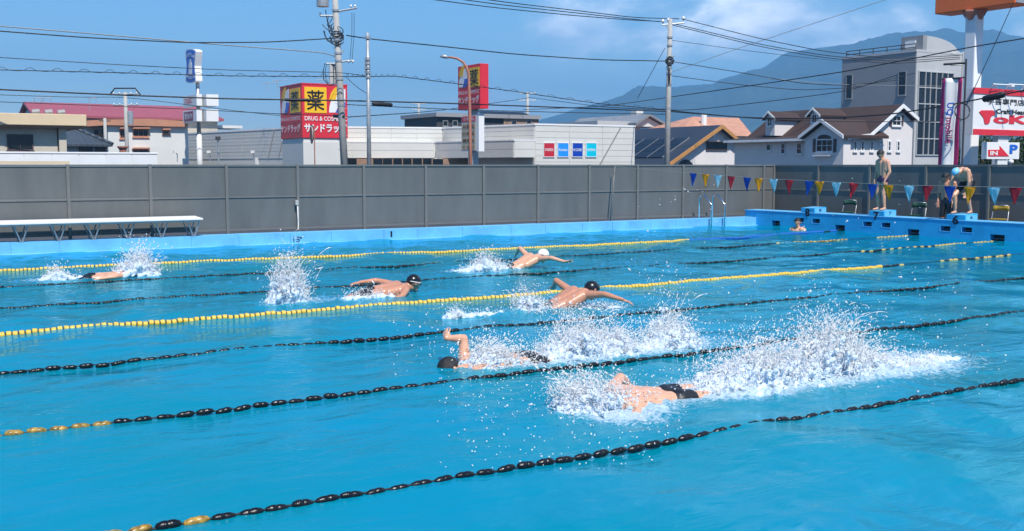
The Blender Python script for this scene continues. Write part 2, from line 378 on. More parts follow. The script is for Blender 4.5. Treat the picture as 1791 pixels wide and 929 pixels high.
mb = MB(); mb.box(PX1+0.0, wy1+0.022, ZT+0.002, PX1+0.6, wy1+0.52, ZT+0.03); mb.build('top_slab', M['pblue'], endw)
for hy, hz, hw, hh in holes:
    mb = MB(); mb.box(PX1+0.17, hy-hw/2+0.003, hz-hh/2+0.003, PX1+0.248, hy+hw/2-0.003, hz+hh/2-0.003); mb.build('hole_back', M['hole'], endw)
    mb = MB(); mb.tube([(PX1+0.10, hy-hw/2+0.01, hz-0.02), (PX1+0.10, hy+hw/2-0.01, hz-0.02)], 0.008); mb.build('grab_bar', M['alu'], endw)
    if hw < 0.31:
        mb = MB(); e = 0.018; f_ = ('x', PX1)
        fbox(mb, f_, hy-hw/2-e, hz-hh/2-e, hy+hw/2+e, hz-hh/2, 0.0, 0.006); fbox(mb, f_, hy+hw/2, hz-hh/2, hy+hw/2+e, hz+hh/2, 0.0, 0.006)
        mb.build('lit_reveal', M['pblue'], endw)  # lighter strips put the sunlit reveal and sill of the hole into colour
# starting blocks
for n, (yc, w) in {8: (22.38, 0.52), 7: (19.87, 0.52), 6: (17.36, 0.55)}.items():
    t = thing('starting_block', {8: 'blue starting block painted number 8, nearest the fence corner', 7: 'blue starting block painted number 7, under the man in briefs', 6: 'blue starting block painted number 6, under the bending person'}[n], 'starting block', (PX1, yc, ZT+0.03), 'starting blocks on the end wall')
    zb, zt = ZT+0.031, 0.635
    mb = MB(); mb.add([(PX1+0.0, yc-w/2, zb), (PX1+0.5, yc-w/2, zb), (PX1+0.5, yc+w/2, zb), (PX1+0.0, yc+w/2, zb),
                       (PX1+0.0, yc-w/2, zt-0.03), (PX1+0.5, yc-w/2, zt), (PX1+0.5, yc+w/2, zt), (PX1+0.0, yc+w/2, zt-0.03)],
                      [(0, 3, 2, 1), (4, 5, 6, 7), (0, 1, 5, 4), (1, 2, 6, 5), (2, 3, 7, 6), (3, 0, 4, 7)])
    mb.build('block_body', M['pblue_shade'], t, bevel=0.006)
    mb = MB(); mb.box(PX1+0.03, yc-w/2-0.004, zb+0.002, PX1+0.49, yc-w/2-0.001, zt-0.034); mb.build('side_panel', M['pblue'], t)  # lighter sheet: sunlight on this side of the block is painted in
    mb = MB(); mb.add([(PX1+0.02, yc-w/2+0.02, zt-0.026), (PX1+0.48, yc-w/2+0.02, zt+0.003), (PX1+0.48, yc+w/2-0.02, zt+0.003), (PX1+0.02, yc+w/2-0.02, zt-0.026)], [(0, 1, 2, 3)]); mb.build('lit_top', M['pblue'], t)  # lighter sheet: sunlight on the block top is painted in
    text_on(('x', PX1), str(n), yc+0.09, ZT-0.085, yc-0.09, zt-0.045, 0.016, M['navy'], t, 0.035, 'number')
    text_on(('y', yc-w/2-0.004), str(n), PX1+0.19, zb+0.03, PX1+0.29, zt-0.05, 0.003, M['navy'], t, 0.02, 'number')

# ================================================================== water
wr = np.random.default_rng(5)
WAVES = []
for i in range(46):
    lam = 0.22*(14 ** wr.random()); ang = wr.normal(0.6, 1.1); amp = 0.0020*lam**0.9*wr.uniform(0.6, 1.5)
    k = 2*math.pi/lam; WAVES.append((k*math.cos(ang), k*math.sin(ang), amp, wr.uniform(0, 6.28)))
LANE = dict(s1=18.7, s2=14.0, s3=16.45, s4=11.55, s5=8.55, s6=6.62)
def lp(px, lane, py=None):
    """X of a pixel column on a lane's centre plane at the water"""
    Y = LANE[lane]; 
    d = ray(px, 480 if py is None else py); return d.x*Y/d.y
# churned patches: x, y, rx, ry, amplitude, foam
CHURN = []
def churn(px, lane, rx, ry, amp, foam, dy=0.0): CHURN.append((lp(px, lane, 520), LANE[lane]+dy, rx, ry, amp, foam))
churn(870, 's5', 0.55, 0.30, 0.030, 0.75); churn(1070, 's5', 0.75, 0.34, 0.045, 1.15); churn(1190, 's5', 0.7, 0.4, 0.03, 0.75); churn(960, 's5', 0.5, .3, .03, .8)
churn(1040, 's6', 0.40, 0.34, 0.035, 0.95); churn(1130, 's6', 0.5, 0.3, 0.03, 0.6); churn(1060, 's6', 0.4, 0.3, 0.02, 0.6, -0.45)
churn(1330, 's6', 0.7, 0.42, 0.05, 1.15); churn(1480, 's6', 0.9, 0.5, 0.05, 1.15); churn(1620, 's6', 0.8, 0.5, 0.03, 0.8); churn(1250, 's6', .4, .3, .03, .9)
churn(1000, 's4', 0.5, 0.45, 0.03, 0.6); churn(900, 's4', 0.8, 0.4, 0.025, 0.5); churn(1050, 's4', .4, .35, .02, .4, -.5)
churn(680, 's2', 0.6, 0.4, 0.03, 0.55); churn(500, 's2', 0.5, 0.4, 0.03, 0.8); churn(590, 's2', 0.6, 0.3, 0.02, 0.4); churn(640, 's2', .8, .3, .01, .35, .7)
churn(870, 's3', 0.7, 0.45, 0.03, 0.7); churn(800, 's3', 0.6, 0.4, 0.02, 0.5); churn(950, 's3', .5, .35, .02, .3, -.4)
churn(235, 's1', 0.4, 0.4, 0.02, 0.6); churn(110, 's1', 0.7, 0.4, 0.02, 0.6); churn(60, 's1', .8, .4, .01, .3)
def wave(x, y, full=True):
    x = np.asarray(x, float); y = np.asarray(y, float); z = np.zeros_like(x)
    q = 0.65+0.35*np.sin(0.55*x+0.8)*np.sin(0.47*y+1.9)
    for kx, ky, a, ph in WAVES: z += a*np.sin(kx*x+ky*y+ph)
    z *= q*1.55
    if full:
        for cx, cy, rx, ry, am, fo in CHURN:
            g = np.exp(-((x-cx)/rx)**2-((y-cy)/ry)**2)
            z += am*g*(0.25+0.9*np.sin(17*x+5*np.sin(9*y))*np.sin(15*y+4*np.sin(8*x+1)))
    return z
def foam(x, y):
    f = np.zeros_like(x)
    for cx, cy, rx, ry, am, fo in CHURN: f += fo*np.exp(-((x-cx)/(rx*1.15))**2-((y-cy)/(ry*1.2))**2)
    return f
def np_mesh(name, V, Q, smooth=True):
    me = bpy.data.meshes.new(name); k = Q.shape[1]
    me.vertices.add(len(V)); me.vertices.foreach_set('co', np.ascontiguousarray(V, dtype=np.float32).ravel())
    me.loops.add(Q.size); me.loops.foreach_set('vertex_index', np.ascontiguousarray(Q, dtype=np.int32).ravel())
    me.polygons.add(len(Q)); me.polygons.foreach_set('loop_start', np.arange(0, Q.size, k, dtype=np.int32))
    try: me.polygons.foreach_set('loop_total', np.full(len(Q), k, dtype=np.int32))
    except Exception: pass
    me.update(calc_edges=True); me.validate()
    if smooth: me.polygons.foreach_set('use_smooth', np.ones(len(Q), dtype=bool))
    return me
ys = PY0-0.05+(PY1+0.08-PY0)*np.linspace(0, 1, 380)
xs = np.linspace(PX0-0.05, PX1+0.05, 410)
gx, gy = np.meshgrid(xs, ys); gz = wave(gx, gy)
V = np.stack([gx.ravel(), gy.ravel(), gz.ravel()], 1)
i = np.arange(379)[:, None]*410+np.arange(409)[None, :]
Q = np.stack([i, i+1, i+411, i+410], -1).reshape(-1, 4)
wme = np_mesh('pool_water', V, Q)
at = wme.attributes.new('foam', 'FLOAT', 'POINT'); at.data.foreach_set('value', foam(gx.ravel(), gy.ravel()).astype(np.float32))
def water_mat():
    m = bpy.data.materials.new('pool_water'); m.use_nodes = True; nt = m.node_tree; N = nt.nodes; L = nt.links; N.clear()
    out = N.new('ShaderNodeOutputMaterial')
    geo = N.new('ShaderNodeNewGeometry')
    mp = N.new('ShaderNodeMapping'); mp.inputs['Rotation'].default_value = (0, 0, -TH+math.pi/2+0.12); mp.inputs['Scale'].default_value = (0.55, 1.5, 1.0)
    L.new(geo.outputs['Position'], mp.inputs['Vector'])
    n1 = N.new('ShaderNodeTexNoise'); n1.inputs['Scale'].default_value = 3.2; n1.inputs['Detail'].default_value = 6; n1.inputs['Roughness'].default_value = 0.56; n1.inputs['Distortion'].default_value = 0.6
    L.new(mp.outputs[0], n1.inputs['Vector'])
    b1 = N.new('ShaderNodeBump'); bs = N.new('ShaderNodeTexNoise'); bs.inputs['Scale'].default_value = 0.33; bs.inputs['Detail'].default_value = 2; L.new(geo.outputs['Position'], bs.inputs['Vector']); bq = N.new('ShaderNodeMapRange'); bq.inputs['From Min'].default_value = 0.3; bq.inputs['From Max'].default_value = 0.72; bq.inputs['To Min'].default_value = 0.16; bq.inputs['To Max'].default_value = 0.52; L.new(bs.outputs['Fac'], bq.inputs['Value']); L.new(bq.outputs[0], b1.inputs['Strength']); b1.inputs['Distance'].default_value = 0.05
    L.new(n1.outputs['Fac'], b1.inputs['Height'])
    # body colour: chlorinated blue with slow drifts of green
    n2 = N.new('ShaderNodeTexNoise'); n2.inputs['Scale'].default_value = 0.45; n2.inputs['Detail'].default_value = 4
    L.new(geo.outputs['Position'], n2.inputs['Vector'])
    r2 = N.new('ShaderNodeValToRGB'); r2.color_ramp.elements[0].position = 0.35; r2.color_ramp.elements[1].position = 0.7
    r2.color_ramp.elements[0].color = (0.0, 0.315, 0.425, 1); r2.color_ramp.elements[1].color = (0.0, 0.335, 0.54, 1)
    L.new(n2.outputs['Fac'], r2.inputs['Fac'])
    dif = N.new('ShaderNodeBsdfDiffuse'); L.new(r2.outputs['Color'], dif.inputs['Color']); L.new(b1.outputs[0], dif.inputs['Normal'])
    tr = N.new('ShaderNodeBsdfTransparent'); tr.inputs['Color'].default_value = (0.42, 0.86, 0.95, 1)
    mx = N.new('ShaderNodeMixShader'); mx.inputs[0].default_value = 0.34; L.new(dif.outputs[0], mx.inputs[1]); L.new(tr.outputs[0], mx.inputs[2])
    gl = N.new('ShaderNodeBsdfGlossy'); gl.inputs['Roughness'].default_value = 0.03; gl.inputs['Color'].default_value = (0.50, 0.84, 0.96, 1); L.new(b1.outputs[0], gl.inputs['Normal'])
    fr = N.new('ShaderNodeFresnel'); fr.inputs['IOR'].default_value = 1.33; L.new(b1.outputs[0], fr.inputs['Normal'])
    m2 = N.new('ShaderNodeMixShader'); L.new(fr.outputs[0], m2.inputs[0]); L.new(mx.outputs[0], m2.inputs[1]); L.new(gl.outputs[0], m2.inputs[2])
    # foam streaks on churned water
    at = N.new('ShaderNodeAttribute'); at.attribute_name = 'foam'
    n3 = N.new('ShaderNodeTexNoise'); n3.inputs['Scale'].default_value = 13; n3.inputs['Detail'].default_value = 8; n3.inputs['Roughness'].default_value = 0.72; n3.inputs['Distortion'].default_value = 1.6
    L.new(geo.outputs['Position'], n3.inputs['Vector'])
    s1 = N.new('ShaderNodeMath'); s1.operation = 'MULTIPLY_ADD'; s1.inputs[1].default_value = 0.42; L.new(at.outputs['Fac'], s1.inputs[0]); L.new(n3.outputs['Fac'], s1.inputs[2])
    s2 = N.new('ShaderNodeMapRange'); s2.interpolation_type = 'SMOOTHSTEP'; s2.inputs['From Min'].default_value = 0.70; s2.inputs['From Max'].default_value = 1.0; s2.inputs['To Max'].default_value = 0.85
    L.new(s1.outputs[0], s2.inputs['Value'])
    fo = N.new('ShaderNodeBsdfPrincipled'); fo.inputs['Base Color'].default_value = (0.66, 0.80, 0.90, 1); fo.inputs['Roughness'].default_value = 0.4
    b3 = N.new('ShaderNodeBump'); b3.inputs['Strength'].default_value = 0.8; b3.inputs['Distance'].default_value = 0.04; L.new(n3.outputs['Fac'], b3.inputs['Height']); L.new(b3.outputs[0], fo.inputs['Normal'])
    m3_ = N.new('ShaderNodeMixShader'); L.new(s2.outputs[0], m3_.inputs[0]); L.new(m2.outputs[0], m3_.inputs[1]); L.new(fo.outputs[0], m3_.inputs[2])
    L.new(m3_.outputs[0], out.inputs['Surface'])
    return m
wo = link('pool_water', wme, water_mat()); wo['kind'] = 'structure'

# ================================================================== lane ropes
def float_mesh(kind):
    mb = MB()
    if kind == 'long':   # rugby-ball float with a collar
        mb.lathe([(-0.070, 0.007), (-0.060, 0.020), (-0.030, 0.030), (-0.006, 0.030), (0.0, 0.026), (0.006, 0.030), (0.032, 0.030), (0.060, 0.020), (0.070, 0.007)], 'x', 8)
    else:                # wave-breaking disc with a rim
        mb.lathe([(-0.027, 0.020), (-0.023, 0.036), (-0.005, 0.039), (0.0, 0.032), (0.005, 0.039), (0.023, 0.036), (0.027, 0.020)], 'x', 8)
    return mb.mesh(kind+'_float', smooth=True)
FM = {}
def fmesh(kind, m):
    key = (kind, m)
    if key not in FM:
        FM[key] = float_mesh(kind); FM[key].materials.append(M[m])
    return FM[key]
ROPES = [
    ('yellow disc lane rope nearest the grey fence, turning blue at the far end', [(-1.1, 20.85), (5.7, 20.75), (12.3, 20.25), (17.6, 20.3), (23.3, 21.0), (23.9, 21.14)], 'disc', 0.066,
     lambda x: 'yelf' if x < 17.5 else 'bluef', [(23.05, 23.4)]),
    ('thin black lane rope second from the fence with a cream float far end', [(-1.1, 17.9), (6, 17.95), (11, 18.0), (17.3, 18.3), (23.9, 18.64)], 'long', 0.145,
     lambda x: ('creamf' if int(x*9) % 2 or x > 22.4 else 'olivef') if x > 18.6 else 'blackf', [(21.2, 22.4)]),
    ('thin black lane rope third from the fence, passing behind the white capped swimmer\'s wake', [(-1.1, 15.25), (4, 15.3), (9, 15.45), (15.3, 15.5), (23.9, 16.17)], 'long', 0.145,
     lambda x: 'creamf' if x > 21.3 else ('creamf' if int(x*7) % 2 else 'blackf') if x > 18.5 else 'blackf', [(22.6, 22.9)]),
    ('yellow disc lane rope crossing the middle of the pool', [(-1.1, 12.95), (5.4, 12.95), (8, 12.95), (13.1, 13.1), (15.7, 13.15), (23.9, 13.67)], 'disc', 0.067,
     lambda x: 'yelf' if x < 16.0 else 'blackf' if x < 16.6 or x > 20.4 else ('creamf' if int(x*5) % 2 else 'blackf'), [(16.7, 17.9), (20.4, 21.2)]),
    ('black lane rope in front of the yellow mid-pool rope', [(-1.1, 10.5), (5.6, 10.5), (8, 10.5), (16.5, 10.6), (23.9, 11.1)], 'long', 0.145,
     lambda x: 'blackf', [(16.5, 16.9)]),
    ('black lane rope passing behind the nearest swimmer, faded yellow floats at its near end', [(-1.1, 7.95), (3.3, 8.0), (7.7, 8.0), (12.6, 8.08), (23.9, 8.6)], 'long', 0.145,
     lambda x: 'olivef' if x < 1.42 else 'blackf', [(1.42, 1.47)]),
    ('nearest black lane rope with large oval floats, crossing the foreground', [(-1.1, 5.48), (2.3, 5.5), (4.8, 5.48), (8.6, 5.48), (23.9, 5.9)], 'long', 0.145,
     lambda x: ('olivef', 'blackf', 'olivef')[int((x+5)/0.145) % 3 % 2] if x < 1.5 else 'blackf', []),
]
for ri, (lab, pts, kind, pitch, colf, gaps) in enumerate(ROPES):
    t = thing('lane_rope', lab, 'lane rope', (pts[0][0], pts[0][1], 0), 'lane ropes across the pool')
    O = ORG[t.name]
    X = np.array([p[0] for p in pts]); Yp = np.array([p[1] for p in pts])
    def ry(x): return float(np.interp(x, X, Yp))
    x = 1.5 if ri == 0 else 0.7 if ri < 5 else -0.2; rest = MB()
    end = 23.7; cab = []
    if ri == 6: end = 16
    if ri == 5: end = 20
    n = 0; lane_x = []
    while x < end:
        skip = any(a < x < b for a, b in gaps)
        yy = ry(x)+0.012*math.sin(x*1.7+ri); zz = float(wave(x, yy, False))*0.35+0.008
        dz = (float(wave(x+0.06, yy, False))-float(wave(x-0.06, yy, False)))/0.12
        c = colf(x); kd = 'long' if (kind == 'long' or c in ('blackf',)) else 'disc'
        kd = 'long' if (kind == 'disc' and c != 'yelf' and c != 'bluef') else kind
        if n < 296 and not skip:
            o = link('float', fmesh(kd, c), None, t, (x-O.x, yy-O.y, zz-O.z+((0.002 if ri > 4 else -0.004 if ri == 4 else -0.007) if kd == 'long' else -0.008)+random.uniform(-0.010, 0.004)))
            slope = (ry(x+0.3)-ry(x-0.3))/0.6
            o.rotation_euler = (random.uniform(0, 3), -dz*0.8+random.uniform(-0.12, 0.12), math.atan(slope)+random.uniform(-0.10, 0.10)); n += 1
            if kind == 'long':
                s = random.uniform(0.74, 0.90); o.scale = (random.uniform(0.88, 1.02), s, s)
        elif not skip:
            fm_ = fmesh(kd, c); rest.add([Vector((x, yy, zz))+v.co for v in fm_.vertices], [tuple(p.vertices) for p in fm_.polygons]); rest_c = c
        cab.append((x, yy, zz))
        x += (0.145 if kd == 'long' else pitch)*(1.0 if random.random() > 0.06 else 1.12)
    if rest.v: ro = rest.build('float_run', M[rest_c], t, True); ro['kind'] = 'stuff'
    cab.append((23.98, ry(23.9), 0.05) if end > 23 else cab[-1])
    MB().tube(cab, [0.006 if kind == 'long' or p_[0] > 16.1 and ri == 3 else 0.016 for p_ in cab], 6).build('cord', M['cable'], t)

# ================================================================== grey fences
def fence(name, label, axis, c, posts, top=1.885, gap=0.30):
    """axis 'x': panels stand on plane y=c between posts along X; axis 'y': plane x=c"""
    t = thing(name, label, 'fence', (posts[0], c, 0.1) if axis == 'x' else (c, posts[0], 0.1), 'grey panel fences behind the pool')
    def B(u0, v0, u1, v1, w0, w1):
        mb = MB()
        if axis == 'x': mb.box(u0, c+w0, v0, u1, c+w1, v1)
        else: mb.box(c+w0, u0, v0, c+w1, u1, v1)
        return mb
    lo, hi = min(posts), max(posts)
    for p in posts: B(p-0.035, 0.06, p+0.035, top+0.006, -0.045, 0.035).build('post', M['post'], t, bevel=0.004)
    ps = sorted(posts)
    for a, b in zip(ps, ps[1:]):
        a += 0.037; b -= 0.037
        B(a, gap+0.045, b, 1.085, 0.0, 0.02).build('panel', M['fence'], t)
        B(a, 1.125, b, top-0.045, 0.0, 0.02).build('panel', M['fence'], t)
        B(a, 1.087, b, 1.123, -0.022, 0.028).build('rail', M['post'], t)
        B(a, top-0.043, b, top, -0.025, 0.030).build('rail', M['post'], t)
        B(a, gap, b, gap+0.043, -0.022, 0.028).build('rail', M['post'], t)
        for sgn in (a+0.03, b-0.03):
            B(sgn-0.012, top-0.03, sgn+0.012, top-0.012, -0.031, -0.026).build('bolt', M['alu'], t)
    return t
fence('panel_fence', 'long grey panel fence behind the bench on the far pool side', 'x', 25.3, [23.33-1.767*k_ for k_ in range(15)]+[24.95, 25.41])
fence('panel_fence', 'dark shaded grey panel fence behind the starting blocks', 'y', 25.45, [25.36, 23.42, 21.44, 19.48, 17.52, 15.56, 13.6, 11.64])
mb = MB(); mb.box(-1.2, 25.29, 0.02, 24.95, 25.37, 0.135); single('fence_kerb', mb, M['deck'], 'low concrete kerb under the long grey fence', 'kerb', bevel=0.005)
mb = MB(); mb.box(25.43, 11.6, 0.02, 25.51, 25.2, 0.30); single('fence_kerb', mb, M['darkwall'], 'dark kerb under the fence behind the starting blocks', 'kerb')
# small service box and conduit on a fence post
t = thing('conduit_box', 'small grey cable box with a pale conduit down a fence post', 'cable box', (9.1, 25.22, 0.2))
mb = MB(); f_ = ('y', 25.24); a = pix(f_, 515.5, 359); b = pix(f_, 520.5, 350); fbox(mb, f_, a[0], a[1], b[0], b[1], 0, 0.07); mb.build('box', M['conc'], t, bevel=0.005)
mb = MB(); u = (a[0]+b[0])/2; mb.tube([(u+0.02, 25.2, a[1]), (u+0.03, 25.2, 0.5), (u+0.02, 25.2, 0.30), (u-0.05, 25.18, 0.24)], 0.016, 6); mb.build('conduit', M['offw'], t, True)

# ================================================================== bench on the coping
BY = 24.50
t = thing('long_bench', 'long white topped bench on V-shaped metal legs in front of the fence', 'bench', (4, BY, 0.25))
xr = ony(355, 392, BY-0.05).x; zt = 0.665
mb = MB(); mb.prism([(0.2, BY-0.08, zt-0.042), (0.2, BY-0.08, zt), (0.2, BY+0.62, zt+0.028), (0.2, BY+0.62, zt-0.012)], (xr-0.2, 0, 0)); mb.build('seat_board', M['bench'], t, bevel=0.008)
mb = MB(); mb.box(0.2, BY-0.045, zt-0.075, xr-0.06, BY-0.02, zt-0.046); mb.box(0.2, BY+0.50, zt-0.05, xr-0.06, BY+0.53, zt-0.02); mb.build('side_rail', M['alu'], t)
legx = [ony(p, 416, BY).x for p in (38, 104, 165, 225, 284, 340)]; legx = [legx[0]-(legx[1]-legx[0])*k_ for k_ in (3, 2, 1)]+legx
for lx in legx:
    if lx < 0.5: continue
    mb = MB()
    for dy in (0.03, 0.46):
        for s in (-1, 1):
            a_ = Vector((lx+s*0.015, BY+dy, 0.252)); b_ = Vector((lx+s*0.135, BY+dy, zt-0.076))
            mb.tube([a_, b_], 0.014, 4)
    mb.box(lx-0.04, BY+0.01, 0.2535, lx+0.04, BY+0.50, 0.264)
    mb.build('leg', M['alu'], t)

# ================================================================== ladder
t = thing('pool_ladder', 'stainless steel ladder with two curved handrails at the pool corner', 'ladder', (21.7, PY1, 0.25))
for p in (1222, 1245):
    xr_ = ony(p, 383, 24.95).x
    path = [(xr_, 24.93, 0.24), (xr_, 24.93, 0.86), (xr_, 24.90, 0.95), (xr_, 24.82, 1.0), (xr_, 24.72, 0.99), (xr_, 24.42, 0.71), (xr_, 24.385, 0.65), (xr_, 24.38, 0.56), (xr_, 24.38, -0.9)]
    MB().tube(path, 0.024, 8).build('handrail', M['steel'], t, True)
xa = ony(1222, 383, 24.95).x; xb = ony(1245, 383, 24.95).x
for z in (-0.1, -0.38, -0.66):
    MB().box(xa+0.022, 24.34, z-0.015, xb-0.022, 24.42, z+0.015).build('tread', M['steel'], t)

# ================================================================== backstroke flags
FX = 18.62
t = thing('pennant_pole', 'thin grey pole holding the flag line by the fence', 'pole', (FX, 25.0, 0.12))
MB().cyl((FX, 25.05, 0.12), (FX+0.16, 25.05, 1.86), 0.024, 0.018, 8).build('shaft', M['post'], t, True)
MB().cyl((FX, 25.05, 0.121), (FX, 25.05, 0.20), 0.05, 0.03, 10).build('base', M['galv'], t)
t = thing('flag_line', 'line of blue, yellow, light blue and red triangular pennants over the lanes', 'flag line', (FX, 20, 1.5))
fx_ = ('x', FX+0.1)
cordpx = [(1068, 290), (1140, 297), (1212, 303), (1330, 312), (1450, 318), (1560, 323.5), (1680, 326), (1791, 328)]
cu = [pix(fx_, *p) for p in cordpx]
y9, z9 = cu[-1]; cu += [(y9-3, z9+0.0), (y9-7, z9+0.08), (1.2, 1.95)]
MB().tube([fpt(fx_, u, v) for u, v in cu], 0.0045, 5).build('cord', M['cablegrey'], t)
us = np.array([c[0] for c in cu][::-1]); vs_ = np.array([c[1] for c in cu][::-1])
cols = ['fb', 'fy', 'fl', 'fr']
fpx = [(1212, 0), (1234, 1), (1256, 2), (1279, 3), (1307, 0), (1327, 1), (1353, 2), (1380, 3), (1415, 0), (1433.5, 1), (1463, 2), (1493, 3), (1527, 0), (1554, 1), (1590, 2), (1623, 3), (1662, 0), (1697, 1), (1739, 2), (1777, 3)]
def pennant(uc, ci, wd=0.275, ht=0.34):
    n = 7; v0 = float(np.interp(uc, us, vs_)); mbp = MB(); vv = []; ff = []
    ph = random.uniform(0, 6); sw = random.uniform(-0.03, 0.03); am = random.uniform(0.006, 0.018)
    for i_ in range(n+1):
        tt = i_/n; half = wd/2*(1-tt)+0.004
        for j in range(5):
            s = -1+j*0.5; u_ = uc+s*half+sw*tt; v_ = float(np.interp(u_, us, vs_))*(1-tt)+v0*tt-ht*tt*(1+0.02*math.sin(ph))
            w_ = am*math.sin(ph+3.2*s+4.5*tt)*(0.25+tt)+0.035*tt*tt*math.sin(ph*2)
            vv.append(fpt(fx_, u_, v_, w_))
    ff = [(i_*5+j, i_*5+j+1, i_*5+j+6, i_*5+j+5) for i_ in range(n) for j in range(4)]
    mbp.add(vv, ff); o = mbp.build('pennant', M[cols[ci]], t, True)
    md = o.modifiers.new('thickness', 'SOLIDIFY'); md.thickness = 0.0015
for p, ci in fpx:
    pennant(pix(fx_, p, 315)[0], ci)
u = pix(fx_, 1777, 315)[0]
for k_ in range(1, 5): pennant(u-0.62*k_, (3+k_) % 4)

# ================================================================== folding chairs
def chair(px, label, colm, X=25.02, rz=0.0):
    y = onx(px, 380, X).y; dz = 0.052
    t = thing('folding_chair', label, 'chair', (X, y, dz), 'folding chairs behind the end wall')
    t.rotation_euler = (0, 0, rz)
    def L(mb, nm, m, sm=False): 
        me = mb.mesh(nm, Vector(), sm); return link(nm, me, M[m], t)
    for s in (-1, 1):
        L(MB().tube([(-0.22, s*0.20, 0.0), (0.02, s*0.20, 0.42), (0.13, s*0.19, 0.74), (0.145, s*0.17, 0.775)], 0.011, 7), 'frame_tube', 'alu', True)
        L(MB().tube([(0.23, s*0.215, 0.0), (-0.12, s*0.215, 0.43)], 0.011, 7), 'leg', 'alu', True)
    L(MB().tube([(0.145, -0.17, 0.775), (0.15, 0, 0.785), (0.145, 0.17, 0.775)], 0.011, 7), 'top_tube', 'alu', True)
    L(MB().tube([(-0.2, -0.2, 0.03), (-0.2, 0.2, 0.03)], 0.009, 6), 'stretcher', 'alu'); L(MB().tube([(0.21, -0.21, 0.03), (0.21, 0.21, 0.03)], 0.009, 6), 'stretcher', 'alu')
    mb = MB(); n = 8; vv = []
    for i_ in range(n+1):
        a = -1+2*i_/n; bow = 0.05*(1-a*a)
        for zz, th in ((0.635+0.02*(1-a*a), 0), (0.79-0.03*a*a, 0)):
            vv += [(0.095+bow+(zz-0.635)*0.25, a*0.20, zz), (0.070+bow+(zz-0.635)*0.25, a*0.20, zz)]
    ff = []
    for i_ in range(n):
        o = i_*4; ff += [(o, o+4, o+6, o+2), (o+1, o+3, o+7, o+5), (o+2, o+6, o+7, o+3), (o, o+1, o+5, o+4)]
    ff += [(0, 2, 3, 1), (n*4, n*4+1, n*4+3, n*4+2)]
    mb.add(vv, ff); L(mb, 'backrest', colm, True)
    o = L(MB().box(-0.21, -0.19, 0.415, 0.14, 0.19, 0.445), 'seat', colm); md = o.modifiers.new('bevel', 'BEVEL'); md.width = 0.012; md.segments = 2
chair(1484, 'green folding chair nearest starting block 8', 'green', rz=0.35)
chair(1605, 'green folding chair right of the man on block 7', 'green', rz=0.3)
chair(1748, 'mustard yellow folding chair right of starting block 6', 'mustard', rz=0.3)
# ================================================================== beyond the fence
def window(parent, face, px0, py0, px1, py1, nx=1, ny=1, fm='wframe', gm='glass', fr=0.07, sill=True, w=0.0):
    """a window: frame with glazing bars, one pane per light"""
    c = (px0+px1)/2; r = (py0+py1)/2
    u0 = pix(face, px0, r)[0]; u1 = pix(face, px1, r)[0]; v0 = pix(face, c, py1)[1]; v1 = pix(face, c, py0)[1]
    if u0 > u1: u0, u1 = u1, u0
    mb = MB(); b = 0.03
    fbox(mb, face, u0, v0, u0+fr, v1, w, w+0.06); fbox(mb, face, u1-fr, v0, u1, v1, w, w+0.06)
    fbox(mb, face, u0+fr, v1-fr, u1-fr, v1, w, w+0.06); fbox(mb, face, u0+fr, v0, u1-fr, v0+fr, w, w+0.06)
    iu0, iu1, iv0, iv1 = u0+fr, u1-fr, v0+fr, v1-fr
    for i in range(1, nx): x = iu0+(iu1-iu0)*i/nx; fbox(mb, face, x-b/2, iv0, x+b/2, iv1, w, w+0.05)
    for j in range(1, ny): z = iv0+(iv1-iv0)*j/ny; fbox(mb, face, iu0, z-b/2, iu1, z+b/2, w, w+0.045)
    o = mb.build('window', M[fm], parent)
    for i in range(nx):
        for j in range(ny):
            mb = MB(); fbox(mb, face, iu0+(iu1-iu0)*i/nx+b/2*(i > 0), iv0+(iv1-iv0)*j/ny+b/2*(j > 0), iu0+(iu1-iu0)*(i+1)/nx-b/2*(i < nx-1), iv0+(iv1-iv0)*(j+1)/ny-b/2*(j < ny-1), w+0.003, w+0.02)
            mb.build('pane', M[gm], o)
    if sill:
        mb = MB(); fbox(mb, face, u0-0.05, v0-0.08, u1+0.05, v0-0.002, w, w+0.11); mb.build('sill', M[fm], o)
    return o
def footprint(mb, pts, z0, z1): return mb.prism([Vector((p.x, p.y, z0)) for p in pts], (0, 0, z1-z0))
UNIT = MB().box(-0.5, -0.5, -0.5, 0.5, 0.5, 0.5).mesh('panel')
def panel_wall(parent, face, u0, v0, u1, v1, nu, nv, m, th=0.03, gap=0.02, stagger=False):
    O = ORG[parent.name]; yaw = math.atan2(face[2].y, face[2].x) if face[0] == 'p' else 0.0 if face[0] == 'y' else math.pi/2
    key = 'panel_'+m
    if key not in FM: FM[key] = UNIT.copy(); FM[key].materials.append(M[m])
    for j in range(nv):
        for i in range(nu):
            a = u0+(u1-u0)*i/nu+gap/2; b = u0+(u1-u0)*(i+1)/nu-gap/2; c = v0+(v1-v0)*j/nv+gap/2; d = v0+(v1-v0)*(j+1)/nv-gap/2
            p = fpt(face, (a+b)/2, (c+d)/2, th/2+0.002+random.uniform(0, 0.004))-O
            o = link('panel', FM[key], None, parent, p); o.scale = (abs(b-a), th, abs(d-c)); o.rotation_euler = (0, 0, yaw)

